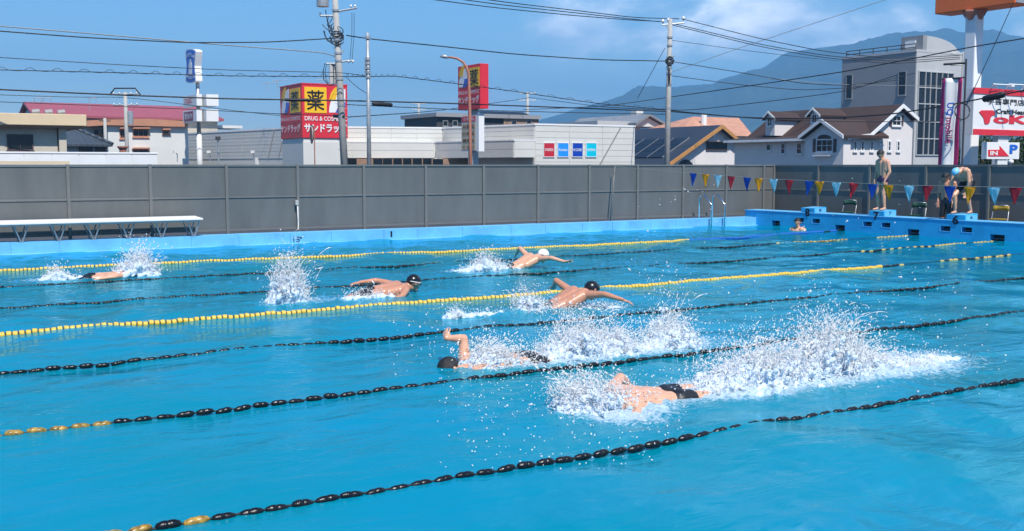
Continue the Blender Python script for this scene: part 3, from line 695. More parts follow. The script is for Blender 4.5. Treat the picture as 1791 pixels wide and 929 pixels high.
# ---- beige flat-roofed building, far left
Yb = P(150, 240, 60).y; fb_ = ('y', Yb)
t = thing('flat_roof_building', 'beige building with a deep cream roof slab at the left edge', 'building', (P(75, 240, 60).x, Yb, GZ))
u0 = pix(fb_, -120, 240)[0]
mb = MB(); u1 = pix(fb_, 104, 240)[0]; z1 = pix(fb_, 80, 219.5)[1]; fbox(mb, fb_, u0, GZ, u1, z1, -9, -0.8); mb.build('wall', M['beige'], t)
mb = MB(); ua, ub = pix(fb_, 106, 240)[0], pix(fb_, 119, 240)[0]; fbox(mb, fb_, ua, GZ, ub, z1, -3.2, -0.55); mb.build('pier', M['beige'], t)
mb = MB(); u2 = pix(fb_, 151.5, 212)[0]; fbox(mb, fb_, u0, z1+0.004, u2, pix(fb_, 140, 200.5)[1], -10, 0); mb.build('roof_slab', M['cream'], t, bevel=0.03)
mb = MB(); fbox(mb, fb_, u0, z1+0.003-0.12, u2-0.12, z1, -9.8, -0.15); mb.build('soffit', M['brick'], t)
window(t, ('y', Yb+0.8), 12, 235, 58, 263, 2, 1, 'shutter', 'glass', 0.06)
# little vents on its roof
mb = MB(); p = P(85, 197, 63)
for dx in (-0.7, 0, 0.7): mb.cyl((p.x+dx, p.y, p.z-0.5), (p.x+dx, p.y, p.z), 0.12, 0.12, 8); mb.cyl((p.x+dx-0.2, p.y, p.z), (p.x+dx+0.2, p.y, p.z+0.05), 0.16, 0.16, 8)
mb.build('roof_vents', M['greyb'], t)

# ---- white parapet of a low shed, just behind the fence
Yp = P(270, 278, 46).y; fp_ = ('y', Yp)
t = thing('low_shed', 'low shed with a pale blue-white panelled parapet above the fence', 'shed', (P(130, 278, 46).x, Yp, GZ))
a = pix(fp_, -60, 277)[0]; b = pix(fp_, 275, 277)[0]; zt = pix(fp_, 200, 268.5)[1]
mb = MB(); fbox(mb, fp_, a, GZ, b, zt-0.02, -5, 0); mb.build('wall', M['white'], t)
panel_wall(t, fp_, a, zt-0.62, b, zt-0.03, 7, 1, 'white', 0.03, 0.02)
mb = MB(); fbox(mb, fp_, a, zt-0.018, b+0.04, zt+0.05, -5.05, 0.06); mb.build('capping', M['swhite'], t, bevel=0.01)
mb = MB(); fpixbox(mb, ('y', Yp-2), -60, 282, 122, 287, -0.3, 0); o = mb.build('awning_edge', M['cream'], t)

# ---- dark tiled house behind it
Yd = P(160, 250, 76).y; fd = ('y', Yd)
t = thing('tiled_house', 'small house with a dark slate hip roof beside the beige building', 'house', (P(150, 250, 76).x, Yd, GZ))
e0 = pix(fd, 100, 252); e1 = pix(fd, 197, 253); rt_ = pix(('y', Yd+3.6), 108, 221)
mb = MB(); zE = e0[1]
A = Vector((e0[0]-3, Yd, zE)); B = Vector((e1[0], Yd, zE)); C = Vector((e1[0], Yd+7.2, zE)); D = Vector((e0[0]-3, Yd+7.2, zE))
R0 = Vector((e0[0]-0.5, Yd+3.6, rt_[1])); R1 = Vector((pix(('y', Yd+3.6), 122, 226)[0], Yd+3.6, rt_[1]))
mb.add([A, B, C, D, R0, R1, A-UPZ*0.15, B-UPZ*0.15, C-UPZ*0.15, D-UPZ*0.15], [(0, 1, 5, 4), (1, 2, 5), (2, 3, 4, 5), (3, 0, 4), (0, 6, 7, 1), (1, 7, 8, 2), (2, 8, 9, 3), (3, 9, 6, 0), (6, 9, 8, 7)])
mb.build('roof', M['slate'], t)
mb = MB(); mb.tube([B+UPZ*0.05, R1+UPZ*0.05, R0+UPZ*0.05], 0.12, 6); mb.build('ridge_tiles', M['slate'], t)
mb = MB(); mb.box(A.x+0.5, Yd+0.6, GZ, B.x-0.6, Yd+6.5, zE-0.151); mb.build('wall', M['greyl'], t)
window(t, ('y', Yd+0.6), 138, 256, 162, 272, 3, 1, 'shutter', 'glass', 0.08); window(t, ('y', Yd+0.6), 166, 256, 184, 272, 2, 1, 'shutter', 'glass', 0.08)

# ---- white apartment house with orange trim
Xa = P(189, 240, 92).x; Ya = P(189, 240, 92).y; fy_ = ('y', Ya); fx2 = ('x', Xa)
t = thing('apartment_house', 'off-white two storey house with orange window hoods and eaves', 'house', (Xa, Ya, GZ))
ur = pix(fy_, 329, 240)[0]; zt = pix(fy_, 250, 221)[1]
mb = MB(); mb.box(Xa, Ya, GZ, ur, Ya+7, zt); mb.build('wall', M['offw'], t)
mb = MB(); fpixpoly(mb, ('y', Ya-0.4), [(152, 211), (189, 209), (260, 208), (329, 212), (329, 222), (189, 219), (152, 221)], -7.5, 0); mb.build('eaves', M['ora'], t)
mb = MB(); mb.box(pix(('y', Ya+3), 150, 240)[0], Ya+2.4, GZ, Xa-0.01, Ya+7, zt); mb.build('rear_wing', M['offw'], t)
for (a, b, c, d, n) in ((232, 226, 260, 240, 3), (232, 261, 260, 272, 3), (284, 228, 296, 235, 1), (209, 226, 220, 243, 2)):
    window(t, fy_, a, b, c, d, n, 1, 'ora', 'glass', 0.10)
    mb = MB(); fpixpoly(mb, fy_, [(a-1.5, b-0.5), (a+0.5, b-3), (c-0.5, b-3), (c+1.5, b-0.5)], 0.0, 0.45); mb.build('window_hood', M['ora'], t)
for (a, b, c, d) in ((165, 228, 171, 236), (178, 226, 184, 236)): window(t, ('y', Ya+2.4), a, b, c, d, 1, 1, 'shutter', 'glass', 0.05)
mb = MB(); fpixbox(mb, ('y', Ya+1.4), 170, 235, 186, 246, -1, 0); mb.build('balcony', M['ora'], t)

# ---- long red-roofed hall
Yr = P(45, 200, 112).y; fr_ = ('y', Yr)
t = thing('red_roof_hall', 'long hall with a dusty red ribbed metal roof', 'building', (P(200, 205, 112).x, Yr, GZ))
el = pix(fr_, 57, 200.5); er = pix(fr_, 392, 216); zE = el[1]; 
rl = pix(('y', Yr+7), 36, 178); zR = rl[1]
E0 = Vector((el[0], Yr, zE)); E1 = Vector((er[0], Yr, zE)); R0 = Vector((el[0], Yr+7, zR)); R1 = Vector((pix(('y', Yr+7), 345, 200)[0], Yr+7, zR)); E2 = Vector((er[0], Yr+14, zE)); E3 = Vector((el[0], Yr+14, zE))
mb = MB(); dz = UPZ*0.25
mb.add([E0, E1, R1, R0, E3, E2, E0-dz, E1-dz, R1-dz, R0-dz, E3-dz, E2-dz], [(0, 1, 2, 3), (3, 2, 5, 4), (0, 6, 7, 1), (0, 3, 9, 6), (3, 4, 10, 9), (1, 7, 11, 5), (4, 5, 11, 10), (1, 5, 2), (6, 9, 8, 7), (9, 10, 11, 8)])
mb.build('roof', M['redroof'], t)
mb = MB(); mb.prism([E0+Vector((0.5, 0.5, -0.3)), E3+Vector((0.5, -0.5, -0.3)), R0+Vector((0.5, 0, -0.45))], (0.2, 0, 0)); mb.build('gable', M['offw'], t)
mb = MB(); mb.box(E0.x+0.5, Yr+0.6, GZ, E1.x-0.6, Yr+13.4, zE-0.31); mb.build('wall', M['beige'], t)
mb = MB(); fpixbox(mb, ('y', Yr+1), 328, 219, 424, 224, -5, 0); mb.build('side_roof', M['offw'], t)
for p in (60, 76, 156):
    q = P(p, 172, 118)
    mb = MB(); mb.tube([(q.x, q.y, q.z-1.5), q, (q.x+0.7, q.y, q.z+0.1), (q.x+0.75, q.y, q.z-0.35)], 0.05, 5); mb.build('roof_pipe', M['galv'], t)

# ---- drug store
t = thing('drug_store', 'long low pale panelled store with stepped parapet behind the fence', 'store', (P(700, 280, 86).x, P(700, 280, 86).y, GZ))
FA = pface(265, 109.5, 546, 85); FB = pface(546, 85, 774, 87.6); FC = pface(774, 87.6, 935, 79.6); FD = pface(935, 79.6, 1110, 83.7)
pts = [P(265, 262, 109.5), P(546, 262, 85), P(774, 262, 87.6), P(935, 262, 79.6), P(1110, 262, 83.7)]
back = [pts[4]+FW*9, pts[3]+FW*14, pts[1]+FW*30, pts[0]+FW*12]
ZS = pix(FB, 560, 222.5)[1]
mb = MB(); footprint(mb, pts+back, GZ, ZS); mb.build('wall', M['store'], t)
def flen(p, q): return math.hypot(q.x-p.x, q.y-p.y)
panel_wall(t, FA, 0.1, 2.42, flen(pts[0], pts[1])-0.1, ZS-0.06, 8, 4, 'storeside', 0.03, 0.025)
panel_wall(t, FB, 0.1, 3.7, flen(pts[1], pts[2])-0.05, ZS-0.06, 5, 3, 'store', 0.03, 0.025)
panel_wall(t, FC, 0.05, 3.7, flen(pts[2], pts[3])-0.05, ZS-0.06, 4, 3, 'store', 0.03, 0.025)
panel_wall(t, FD, 0.05, 1.2, flen(pts[3], pts[4])-0.05, ZS-0.06, 3, 8, 'store', 0.03, 0.025)
for f_, L_ in ((FA, flen(pts[0], pts[1])), (FB, flen(pts[1], pts[2])), (FC, flen(pts[2], pts[3])), (FD, flen(pts[3], pts[4]))):
    mb = MB(); fbox(mb, f_, -0.03, ZS-0.05, L_+0.03, ZS+0.08, -0.3, 0.07); mb.build('parapet_cap', M['swhite'], t)
# entrance canopy band
cp = [P(541, 262, 84.2), P(761, 262, 86.2), P(899, 262, 78.8), P(936, 262, 79.2)]
zc0, zc1 = 2.42, 3.68
for a, b, n in ((0, 1, 3), (1, 2, 3), (2, 3, 1)):
    fcp = pface((541, 761, 899, 936)[a], (84.2, 86.2, 78.8, 79.2)[a], (541, 761, 899, 936)[b], (84.2, 86.2, 78.8, 79.2)[b])
    mb = MB(); fbox(mb, fcp, 0.0 if a != 1 else 0.3, zc0, flen(cp[a], cp[b]), zc1-0.02*a, -2.2, 0); mb.build('canopy', M['store'], t)
    panel_wall(t, fcp, 0.05, zc0+0.02, flen(cp[a], cp[b])-0.05, zc1-0.02, n, 2, 'store', 0.03, 0.025)
    mb = MB(); fbox(mb, fcp, -0.03, zc1-0.01, flen(cp[a], cp[b])+0.03, zc1+0.08, -0.2, 0.06); mb.build('canopy_cap', M['swhite'], t)
# shop front below the canopy
FG = pface(500, 84.7, 780, 84.9)
mb = MB(); fpixbox(mb, FG, 500, 278, 930, 292, -0.5, 0); mb.build('shop_front', M['brick'], t)
for a, b in ((506, 531), (545, 560), (561, 588), (590, 624), (653, 669), (670, 686), (688, 703), (705, 720), (722, 738), (740, 755), (757, 775)):
    mb = MB(); fpixbox(mb, FG, a, 278, b, 291, 0.01, 0.04); mb.build('pane', M['glass'], t)
for a in (448, 526): 
    mb = MB(); fpixpoly(mb, pface(440, 83.8, 540, 82.5), [(a, 276), (a+3, 276), (a+6, 290), (a+1, 290)], 0, 0.2); mb.build('prop', M['offw'], t)
# downpipes on the side wall
for a, b in (((481, 226), (471, 274)), ((495, 246), (489, 274))):
    mb = MB(); q0 = fpt(FA, *pix(FA, *a), 0.08); q1 = fpt(FA, *pix(FA, *b), 0.08); mb.tube([q0, q1], 0.05, 5); mb.build('pipe', M['greyl'], t)
mb = MB(); q0 = fpt(FD, *pix(FD, 1085, 222), 0.08); q1 = fpt(FD, *pix(FD, 1048, 288), 0.08); mb.tube([q0, q1], 0.04, 5); mb.build('stay_wire', M['cablegrey'], t)
# four cosmetics posters on the end box
for (a, b, m, txt, lab) in ((951, 969, None, 'SHISEIDO', 'red'), (975.5, 993.5, None, 'Kanebo', 'light blue'), (1001, 1018.5, None, 'KOSE', 'dark blue'), (1025, 1042.5, None, 'SOFINA', 'turquoise')):
    c = {'red': (0.55, 0.02, 0.04), 'light blue': (0.02, 0.30, 0.85), 'dark blue': (0.005, 0.055, 0.42), 'turquoise': (0.0, 0.55, 0.72)}[lab]
    mm = mat('poster_'+lab.replace(' ', '_'), c, 0.4, 0.08, 1)
    fD = (FD[0], FD[1]+FD[3]*0.05, FD[2], FD[3])
    u0, u1 = pix(fD, a, 262)[0], pix(fD, b, 262)[0]; v0, v1 = pix(fD, (a+b)/2, 274)[1], pix(fD, (a+b)/2, 250.5)[1]
    q = fpt(fD, (u0+u1)/2, v0)
    tp = thing('poster_panel', lab+' square poster on the pale store wall', 'poster', q, 'four colour posters on the store')
    mb = MB(); fbox(mb, fD, u0, v0, u1, v1, 0, 0.05); mb.build('board', mm, tp)
    mb = MB(); fbox(mb, fD, u0-0.05, v0-0.05, u1+0.05, v0-0.001, 0, 0.06); fbox(mb, fD, u0-0.05, v1+0.001, u1+0.05, v1+0.05, 0, 0.06); fbox(mb, fD, u0-0.05, v0, u0-0.001, v1, 0, 0.06); fbox(mb, fD, u1+0.001, v0, u1+0.05, v1, 0, 0.06); mb.build('frame', M['swhite'], tp)
    text_on(fD, txt, u0+0.08, v0+0.42, u1-0.08, v0+0.62, 0.056, M['swhite'], tp, 0.012)

# ---- red corner sign of the drug store
def logo(face, px0, py0, px1, py1, parent, w, flip=False):
    """the two-tone emblem: yellow quarter, white sweep, blue quarter"""
    def q(s, t_): return pix(face, px0+(px1-px0)*((1-s) if flip else s), py0+(py1-py0)*t_)
    arc = lambda cx, cy, r, a0, a1, n=8: [(cx+r*math.cos(a0+(a1-a0)*i/n), cy-r*math.sin(a0+(a1-a0)*i/n)) for i in range(n+1)]
    white = [(0.02, 1.0)]+arc(1.0, 0.95, 0.98, math.pi, math.pi/2)+[(1.0, 0.55)]+[(0.62, 0.56), (0.55, 0.75), (0.40, 1.0)]
    yellow = [(0.02, 0.50)]+arc(0.75, 0.55, 0.73, math.pi, math.pi*0.55)+[(0.52, 0.16), (0.42, 0.42)]
    blue = [(0.64, 0.55), (1.0, 0.55), (1.0, 0.72), (0.90, 0.90), (0.72, 1.0), (0.42, 1.0), (0.56, 0.80)]
    for pl, mm, dw in ((white, 'swhite', 0.0), (yellow, 'yel', 0.012), (blue, 'sblue', 0.012)):
        mb = MB(); fpoly(mb, face, [q(*p) for p in pl], w, w+0.01+dw); mb.build('emblem', M[mm], parent)
C0 = P(528.5, 200, 80); fs1 = ('y', C0.y); fs2 = ('x', C0.x)
t = thing('corner_sign', 'red two-sided drug store sign box with yellow kanji squares, left of the concrete pole', 'sign', (C0.x, C0.y, pix(fs1, 540, 241)[1]))
ur = pix(fs1, 608, 200)[0]; ul = pix(fs2, 490.5, 200)[0]; z0 = pix(fs1, 528.5, 241)[1]; z1 = pix(fs1, 528.5, 147)[1]
mb = MB(); mb.box(C0.x, C0.y, z0, ur, ul, z1); mb.build('box', M['red'], t, bevel=0.02)
mb = MB(); mb.box(C0.x-0.03, C0.y-0.03, z1+0.001, ur+0.03, ul, z1+0.09); mb.build('rim', M['red'], t)
mb = MB(); fpixbox(mb, fs1, 532.5, 152.5, 571, 197.5, 0.002, 0.03); mb.build('kanji_square', M['yel'], t)
text_pix(fs1, '薬', 536, 158, 567, 193, 0.05, M['black'], t, 0.010)
logo(fs1, 575, 157, 604, 197, t, 0.002)
text_pix(fs1, 'DRUG & COSMETIC', 532.5, 204, 606, 211.5, 0.05, M['swhite'], t, 0.012)
text_pix(fs1, 'サンドラッグ', 532, 216, 606, 232, 0.05, M['swhite'], t, 0.035)
mb = MB(); fpixbox(mb, fs2, 507.5, 154.5, 525, 197, 0.002, 0.03); mb.build('kanji_square', M['yel'], t)
text_pix(fs2, '薬', 509.5, 159, 523, 193, 0.05, M['black'], t, 0.010)
logo(fs2, 492.5, 157, 505.5, 198, t, 0.002)
text_pix(fs2, 'DRUG & COSMETIC', 492, 205, 526.5, 211, 0.05, M['swhite'], t, 0.012)
text_pix(fs2, 'サンドラッグ', 492, 218, 526.5, 232, 0.05, M['swhite'], t, 0.035)
mb = MB(); mb.box(C0.x+0.06, C0.y+0.06, GZ, ur-0.06, ul-0.06, z0-0.301); mb.build('support', M['store'], t)
mb = MB(); mb.box(C0.x+0.1, C0.y+0.1, z0-0.30, ur-0.1, ul-0.1, z0-0.002); mb.build('base_band', M['offw'], t)

# ---- pole sign of the drug store
C0 = P(840, 150, 76); fs1 = ('y', C0.y); fs2 = ('x', C0.x)
z0 = pix(fs2, 838, 190)[1]; z1 = pix(fs2, 838, 111)[1]; ul = pix(fs2, 801, 150)[0]; ur = pix(fs1, 854.5, 150)[0]
pc = Vector(((C0.x+ur)/2, (C0.y+ul)/2, GZ))
t = thing('pole_sign', 'red drug store sign box on a pole behind the curved street lamp', 'sign', pc)
mb = MB(); mb.box(C0.x, C0.y, z0, ur, ul, z1); mb.build('box', M['red'], t, bevel=0.02)
mb = MB(); fpixbox(mb, fs2, 821, 118, 838.5, 152, 0.002, 0.03); mb.build('kanji_square', M['yel'], t)
text_pix(fs2, '薬', 822.5, 121, 837.5, 149, 0.05, M['black'], t, 0.010)
logo(fs2, 802.5, 119, 819, 153, t, 0.002)
text_pix(fs2, 'DRUG & COSMETIC', 802, 158.5, 839, 164.5, 0.05, M['swhite'], t, 0.012)
text_pix(fs2, 'サンドラッグ', 802, 168, 839, 181, 0.05, M['swhite'], t, 0.035)
mb = MB(); mb.box(pc.x-0.28, pc.y-0.28, GZ, pc.x+0.28, pc.y+0.28, z0-0.002); mb.build('post', M['galv'], t)
zl0 = pix(fs2, 820, 264)[1]; zl1 = pix(fs2, 820, 202)[1]; ul2 = pix(fs2, 806, 230)[0]; ur2 = pix(fs1, 846, 230)[0]; xf = C0.x+0.06
f3 = ('x', xf); ur3 = pix(f3, 833, 230)[0]
mb = MB(); mb.box(xf, ur3, zl0, xf+0.4, ul2, zl1); o = mb.build('list_board', M['offw'], t)
rows = [(204, 213, 'red', 'swhite', '食料品'), (216, 227, 'beige', 'black', '化粧品'), (228.5, 239, 'beige', 'black', '日用品'), (240.5, 251, 'beige', 'black', '健康品'), (252.5, 262, 'beige', 'black', 'くすり')]
for a, b, m1, m2, tx in rows:
    mb = MB(); fpixbox(mb, f3, 808, a, 831.5, b, 0.002, 0.015); mb.build('list_row', M['yel'] if False else M[m1] if m1 == 'red' else M['cream'], t)
    text_pix(f3, tx, 810, a+1.8, 830, b-1.8, 0.03, M[m2], t, 0.012)
fs4 = ('y', ur3-0.004)
mb = MB(); mb.box(xf+0.01, ur3-0.35, zl0-0.05, pix(('y', ur3-0.35), 847, 230)[0], ur3-0.012, zl1+0.1); mb.build('white_box', M['swhite'], t)

# ---- convenience store pole sign (blue milk-can shield)
C0 = P(342, 120, 88); fs1 = ('y', C0.y); fs2 = ('x', C0.x)
z0 = pix(fs2, 335, 146)[1]; z1 = pix(fs2, 335, 85)[1]
t = thing('shield_sign', 'white hourglass-shaped sign with a blue milk can shield on a tall pole', 'sign', Vector((C0.x+0.3, C0.y+0.6, GZ)))
def outline(face, x0, x1, y0, y1, ins=0.0):
    xm = (x0+x1)/2; hw = (x1-x0)/2-ins; y0 += ins; y1 -= ins; pts = []
    for i in range(9):
        a = math.pi*(1-i/8); pts.append((xm+hw*math.cos(a), y0+(5-4.5*math.sin(a))))
    ym = (y0+y1)/2
    pts += [(xm+hw*0.95, y0+12), (xm+hw*0.80, ym), (xm+hw*0.95, y1-12)]
    for i in range(9):
        a = math.pi*i/8; pts.append((xm+hw*math.cos(a), y1-(5-4.5*math.sin(a))))
    pts += [(xm-hw*0.95, y1-12), (xm-hw*0.80, ym), (xm-hw*0.95, y0+12)]
    return [pix(face, *p) for p in pts]
dpt = pix(fs1, 353.5, 120)[0]-C0.x
mb = MB(); fpoly(mb, fs2, outline(fs2, 324, 342.5, 85, 146), -dpt, 0); mb.build('housing', M['swhite'], t)
mb = MB(); fpoly(mb, fs2, outline(fs2, 324, 342.5, 85, 146, 1.5), 0.002, 0.02); mb.build('blue_field', M['sblue'], t)
mb = MB(); fpixpoly(mb, fs2, [(332, 104), (335, 104), (334.6, 108), (336.2, 112), (336.4, 130), (330.6, 130), (330.8, 112), (332.4, 108)], 0.02, 0.04); mb.build('milk_can', M['swhite'], t)
mb = MB(); fpixpoly(mb, fs2, [(326.5, 96), (333, 92.5), (340, 96), (340, 101), (333, 98.5), (326.5, 101)], 0.02, 0.035); mb.build('name_band', M['swhite'], t)
mb = MB(); fpixpoly(mb, fs2, [(326.5, 131), (333, 133.5), (340, 131), (340, 136), (333, 138.5), (326.5, 136)], 0.02, 0.035); mb.build('name_band', M['swhite'], t)
text_pix(fs2, 'LAWSON', 327, 93.5, 339.5, 99.5, 0.045, M['sblue'], t, 0.03); text_pix(fs2, 'STATION', 327, 132.5, 339.5, 137, 0.045, M['sblue'], t, 0.03)
q = ORG[t.name]
mb = MB(); mb.cyl((q.x, q.y, GZ), (q.x, q.y, pix(fs2, 340, 235)[1]), 0.24, 0.22, 12); mb.build('post', M['offw'], t, True)
mb = MB(); mb.cyl((q.x, q.y, pix(fs2, 340, 235)[1]+0.002), (q.x, q.y, z0+0.3), 0.18, 0.16, 12); mb.build('post', M['galv'], t, True)
for ya, yb, mm, tx, tm in ((167, 187, 'swhite', '酒たばこ', 'red'), (193, 214, 'swhite', '銀行ATM', 'swhite')):
    mb = MB(); fpixbox(mb, fs2, 322, ya, 346, yb, -0.35, 0.1); mb.build('side_sign', M['swhite'], t, bevel=0.01)
    mb = MB(); fpixbox(mb, ('x', C0.x+0.5), 348, ya-1, 361, yb-1, -1.0, 0); mb.build('rear_sign', M['swhite'], t)
    if tm == 'swhite':
        mb = MB(); fpixbox(mb, fs2, 324, ya+2.5, 340, yb-2, 0.102, 0.115); mb.build('plate', mat('plum', (0.30, 0.07, 0.10), 0.5, 0.1, 2), t)
    text_pix(fs2, tx, 325, ya+5, 339, yb-5, 0.13, M[tm], t, 0.03)

# ---- small dark-roofed building with tilted solar panels
Yk = P(850, 210, 118).y; fk = ('y', Yk)
t = thing('dark_low_building', 'dark flat-roofed building with brown brick end behind the pole sign', 'building', (P(850, 230, 118).x, Yk, GZ))
mb = MB(); fpixbox(mb, fk, 764, 207, 941, 260, -8, 0); mb.build('wall', M['darkwall'], t)
mb = MB(); fpixbox(mb, fk, 760, 199.5, 943, 206.5, -8.5, 0.4); mb.build('roof_edge', M['greyb'], t)
mb = MB(); fpixbox(mb, fk, 880, 206.8, 941, 222, 0.01, 0.15); mb.build('brick_end', M['brick'], t)
for a in (773, 790, 893, 919): window(t, fk, a, 211, a+9, 221, 1, 1, 'greyb', 'glass', 0.06, w=0.16)
for i in range(9):
    q = pix(fk, 850+i*9, 199)[0]; mb = MB(); mb.add([(q, Yk+1, pix(fk, 900, 199)[1]), (q+0.9, Yk+1, pix(fk, 900, 199)[1]), (q+1.0, Yk+2.5, pix(fk, 900, 193.5)[1]), (q+0.1, Yk+2.5, pix(fk, 900, 193.5)[1])], [(0, 1, 2, 3)])
    o = mb.build('solar_panel', M['solar'], t); md = o.modifiers.new('thickness', 'SOLIDIFY'); md.thickness = 0.05

# ---- grey-tiled house behind
Yg = P(1100, 212, 112).y; fg = ('y', Yg)
t = thing('grey_tile_house', 'house with a pale grey tiled roof behind the store end', 'house', (P(1100, 230, 112).x, Yg, GZ))
ap = pix(fg, 1132, 205); le = pix(fg, 1108, 221); re_ = pix(fg, 1162, 218)
mb = MB(); fpoly(mb, fg, [le, (re_[0], le[1]), ap], -12, 0); mb.build('gable', M['offw'], t)
bx_ = 12
for s_, (p_, q_) in enumerate(((le, ap), (ap, (re_[0], le[1])))):
    mb = MB(); a = fpt(fg, p_[0], p_[1]+0.1, 0.5); b = fpt(fg, q_[0], q_[1]+0.1, 0.5); mb.prism([a, b, b+UPZ*0.25, a+UPZ*0.25], (0, 13, 0)); mb.build('roof', M['gtile'], t)
mb = MB(); fpixbox(mb, ('y', Yg+6), 1113, 194, 1125, 203, -1, 0); mb.build('chimney', M['offw'], t)
mb = MB(); fpixbox(mb, ('y', Yg+5.5), 1098, 201.5, 1140, 204, -1.5, 0); mb.build('ridge', M['slate'], t)
mb = MB(); fpixbox(mb, ('y', Yg+1), 1045, 212, 1120, 240, -8, 0); mb.build('wall', M['greyl'], t)

# ---- salmon-roofed house
Ys = P(1250, 212, 104).y; fs_ = ('y', Ys)
t = thing('salmon_roof_house', 'house with a salmon pink tiled roof behind the dark roofed house', 'house', (P(1250, 230, 104).x, Ys, GZ))
e0 = pix(fs_, 1186, 236); e1 = pix(fs_, 1318, 240); r = pix(('y', Ys+5), 1230, 204.5)
mb = MB(); A = Vector((e0[0], Ys, e0[1])); B = Vector((e1[0], Ys, e0[1])); R0 = Vector((pix(('y', Ys+5), 1212, 205)[0], Ys+5, r[1])); R1 = Vector((pix(('y', Ys+5), 1292, 208)[0], Ys+5, r[1]))
C = A+Vector((0, 10, 0)); D = B+Vector((0, 10, 0))
mb.add([A, B, R1, R0, D, C], [(0, 1, 2, 3), (1, 4, 2), (4, 5, 3, 2), (5, 0, 3), (0, 5, 4, 1)]); mb.build('roof', M['salmon'], t)
mb = MB(); mb.box(A.x+0.5, Ys+0.5, GZ, B.x-0.5, Ys+9.5, A.z-0.01); mb.build('wall', M['offw'], t)
q = pix(('y', Ys+3), 1231, 210); mb = MB(); mb.cyl((q[0], Ys+3, q[1]-0.8), (q[0], Ys+3, q[1]+0.6), 0.3, 0.3, 10); mb.build('flue', M['swhite'], t)

# ---- dark-roofed house with wooden barge boards
C0 = P(1165, 250, 90); Yh = C0.y; fh = ('y', Yh)
t = thing('dark_roof_house', 'white gabled house with dark solar-panelled roof and wooden barge boards', 'house', (P(1240, 280, 90).x, Yh, GZ))
ap = pix(fh, 1255, 219); lo = pix(fh, 1155, 291); ro = pix(fh, 1311, 267)
sl = (ap[1]-lo[1])/(ap[0]-lo[0]); 
wl = (lo[0]+0.8, lo[1]+0.8*sl-0.15); wr_ = (ro[0]-0.6, ro[1]+0.4)
mb = MB(); fpoly(mb, fh, [(wl[0], GZ), (wr_[0], GZ), wr_, (ap[0], ap[1]-0.25), wl], -11, 0); mb.build('wall', M['house'], t)
LEN = 14
for nm, p_, q_ in (('roof', lo, ap), ('roof', ap, ro)):
    a = fpt(fh, p_[0], p_[1], 0.55); b = fpt(fh, q_[0], q_[1], 0.55)
    mb = MB(); mb.prism([a, b, b-UPZ*0.22, a-UPZ*0.22], (0, LEN, 0)); rf = mb.build(nm, M['darkroof'], t)
    mb = MB(); a2 = fpt(fh, p_[0], p_[1]+0.03, 0.56); b2 = fpt(fh, q_[0], q_[1]+0.03, 0.56); mb.prism([a2, b2, b2-UPZ*0.34, a2-UPZ*0.34], (0, -0.12, 0)); mb.build('barge_board', M['wood'], t)
# panels lie on the left slope
dv = Vector((ap[0]-lo[0], 0, ap[1]-lo[1])).normalized(); nv = Vector((-dv.z, 0, dv.x))
SLp = math.hypot(ap[0]-lo[0], ap[1]-lo[1])
for i in range(4):
    for j in range(3):
        o0 = Vector((lo[0], Yh+1.3+i*2.1, lo[1]))+dv*(SLp*0.20+j*1.15)+nv*0.03
        mb = MB(); mb.prism([o0, o0+dv*1.1, o0+dv*1.1+nv*0.05, o0+nv*0.05], (0, 2.0, 0)); mb.build('solar_panel', M['solar'], t)
    a = Vector((lo[0], Yh+1.24+i*2.1, lo[1]))+dv*SLp*0.2+nv*0.03
    mb = MB(); mb.prism([a, a+dv*3.45, a+dv*3.45+nv*0.09, a+nv*0.09], (0, 0.05, 0)); mb.build('panel_rail', M['alu'], t)
window(t, fh, 1235, 249, 1271, 262, 2, 1, 'shutter', 'glass', 0.08)
mb = MB(); fpixbox(mb, fh, 1233, 247.5, 1275, 248.8, 0, 0.5); mb.build('window_hood', M['shutter'], t)
mb = MB(); q = [pix(fh, 1199+12.5*math.cos(math.pi*i/10), 292-13*math.sin(math.pi*i/10)) for i in range(11)]; fpoly(mb, fh, q, 0.0, 0.04); mb.build('arch_window', M['glass'], t)
mb = MB(); fpixbox(mb, fh, 1246, 226, 1250, 240, 0, 0.1); mb.build('gable_vent', M['swhite'], t)
mb = MB(); fpixbox(mb, ('y', Yh+1), 1300, 267, 1345, 292, -3, 0); mb.build('balcony', M['greyl'], t)

# ---- white house with brown shingle roof
C0 = P(1483, 255, 72); Xw, Yw = C0.x, C0.y; fwx = ('x', Xw); fwy = ('y', Yw)
t = thing('brown_roof_house', 'large white house with brown shingle roof, dormers and arched window', 'house', (Xw, Yw, GZ))
prof = [pix(fwy, 1483, 236), pix(fwy, 1515, 235), pix(fwy, 1572, 183), pix(fwy, 1597, 209)]
uend = prof[3][0]; yfar = pix(fwx, 1285, 255)[0]; DEP = yfar-Yw
mb = MB(); fpoly(mb, fwy, [(Xw, GZ), (uend, GZ), (uend, prof[3][1]-0.2), (prof[2][0], prof[2][1]-0.25), (prof[1][0], prof[1][1]-0.2), (Xw, prof[0][1]-0.2)], -DEP, 0); mb.build('wall', M['house'], t)
rp = [(Xw-0.5, prof[0][1]-0.12), (prof[1][0], prof[1][1]+0.02), prof[2], (uend+0.1, prof[3][1]+0.1)]
for p_, q_ in zip(rp, rp[1:]):
    a = fpt(fwy, p_[0], p_[1], 0.35); b = fpt(fwy, q_[0], q_[1], 0.35)
    mb = MB(); mb.prism([a, b, b-UPZ*0.2, a-UPZ*0.2], (0, DEP+1.0, 0)); mb.build('roof', M['brownroof'], t)
    mb = MB(); a = fpt(fwy, p_[0], p_[1]+0.02, 0.36); b = fpt(fwy, q_[0], q_[1]+0.02, 0.36); mb.prism([a, b, b-UPZ*0.26, a-UPZ*0.26], (0, -0.08, 0)); mb.build('barge_board', M['swhite'], t)
